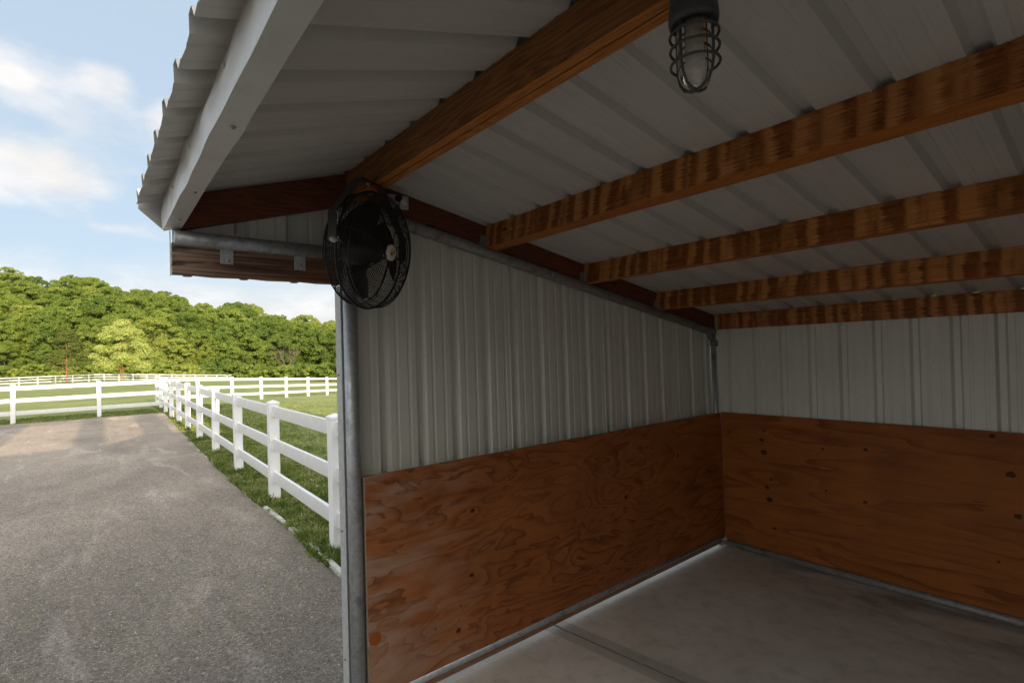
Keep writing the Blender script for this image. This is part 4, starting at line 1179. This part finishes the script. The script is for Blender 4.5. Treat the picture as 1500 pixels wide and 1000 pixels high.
# leafless, twiggy trees at the wood's edge
for i, (px, D, lb_) in enumerate(((425, 127, 'bare grey-brown twiggy tree at the right end of the wood edge'), (358, 127, 'smaller bare twiggy tree among the green ones'))):
    mb = MB(); r2 = random.Random(40+i)
    def grow(p, d, L, r, dep):
        e = p + d*L; r *= .8; mb.tube([p, p.lerp(e, .5)+Vector((r2.uniform(-.08,.08)*L, r2.uniform(-.08,.08)*L, 0)), e], [r, r*.8, r*.62], 4, cap=False)
        if dep == 0: return
        for _ in range(3):
            nd = (d + Vector((r2.uniform(-.75,.75), r2.uniform(-.75,.75), r2.uniform(-.1,.45)))).normalized(); grow(e, nd, L*r2.uniform(.62, .85), r*.6, dep-1)
    for _ in range(4): grow(Vector((r2.uniform(-.4,.4), r2.uniform(-.4,.4), -.3)), Vector((r2.uniform(-.5,.5), r2.uniform(-.5,.5), 1)).normalized(), 2.2, .10, 4)
    me_o = mb.build('branches', M['greybark']); me = me_o.data; bpy.data.objects.remove(me_o)
    x, y = at(px, D); t = empty('bare_tree', (x, y, ground_z(x, y)), lb_, 'tree'); o = bpy.data.objects.new('branches', me); COL.objects.link(o); o.parent = t; t.scale = (1.35-.35*i,)*3

# ------------------------------------------------------------------ unseen barn behind the camera, added to shade the yard; openings shape sun patches
barn = empty('barn', (7, -12, 0), 'unseen long white barn added to shade the yard, its high openings shaped for sun patches', 'barn')
XB = 7.0; tS = math.tan(SUN_EL)
def zat(x): return (XB-x)*tS
HB = zat(-23.2); z0_, z1_ = zat(-13.0), zat(-21.2)
mb = MB(); ya, yb_ = -26., 1.5
mb.box(XB, XB+.12, ya, yb_, -.1, z0_); mb.box(XB, XB+.12, ya, yb_, z1_, HB)
op = [(-6.95+.30, -5.30), (-4.70, -3.90+.02), (-3.25+.02, -2.2), (-9.2, -7.5), (-11.6, -9.9)]
op = sorted(op); prev = ya
for a, b in op: mb.box(XB+.0005, XB+.1195, prev, a, z0_, z1_); prev = b
mb.box(XB+.0005, XB+.1195, prev, yb_, z0_, z1_)
mb.build('wall', M['barn'], barn)
for a, b in op:
    m = MB()
    for t in (.36, .70): m.box(XB+.04, XB+.07, a, b, z0_+(z1_-z0_)*t-.014, z0_+(z1_-z0_)*t+.014)
    m.build('window_bars', M['barn'], barn)
mb = MB(); mb.prism([(XB-.2, HB-.05), (XB+8, HB+1.95), (XB+8, HB+2.05), (XB-.2, HB+.02)], 1, ya-.2, yb_+.2)
for yy in (ya+.2, -18, -10, yb_-.3): MB().box(XB+7.6, XB+7.75, yy-.07, yy+.07, -.1, HB+1.82).build('post', M['barn'], barn)
mb.build('roof', M['barn'], barn)
print('trees', nt_, 'blades', n)
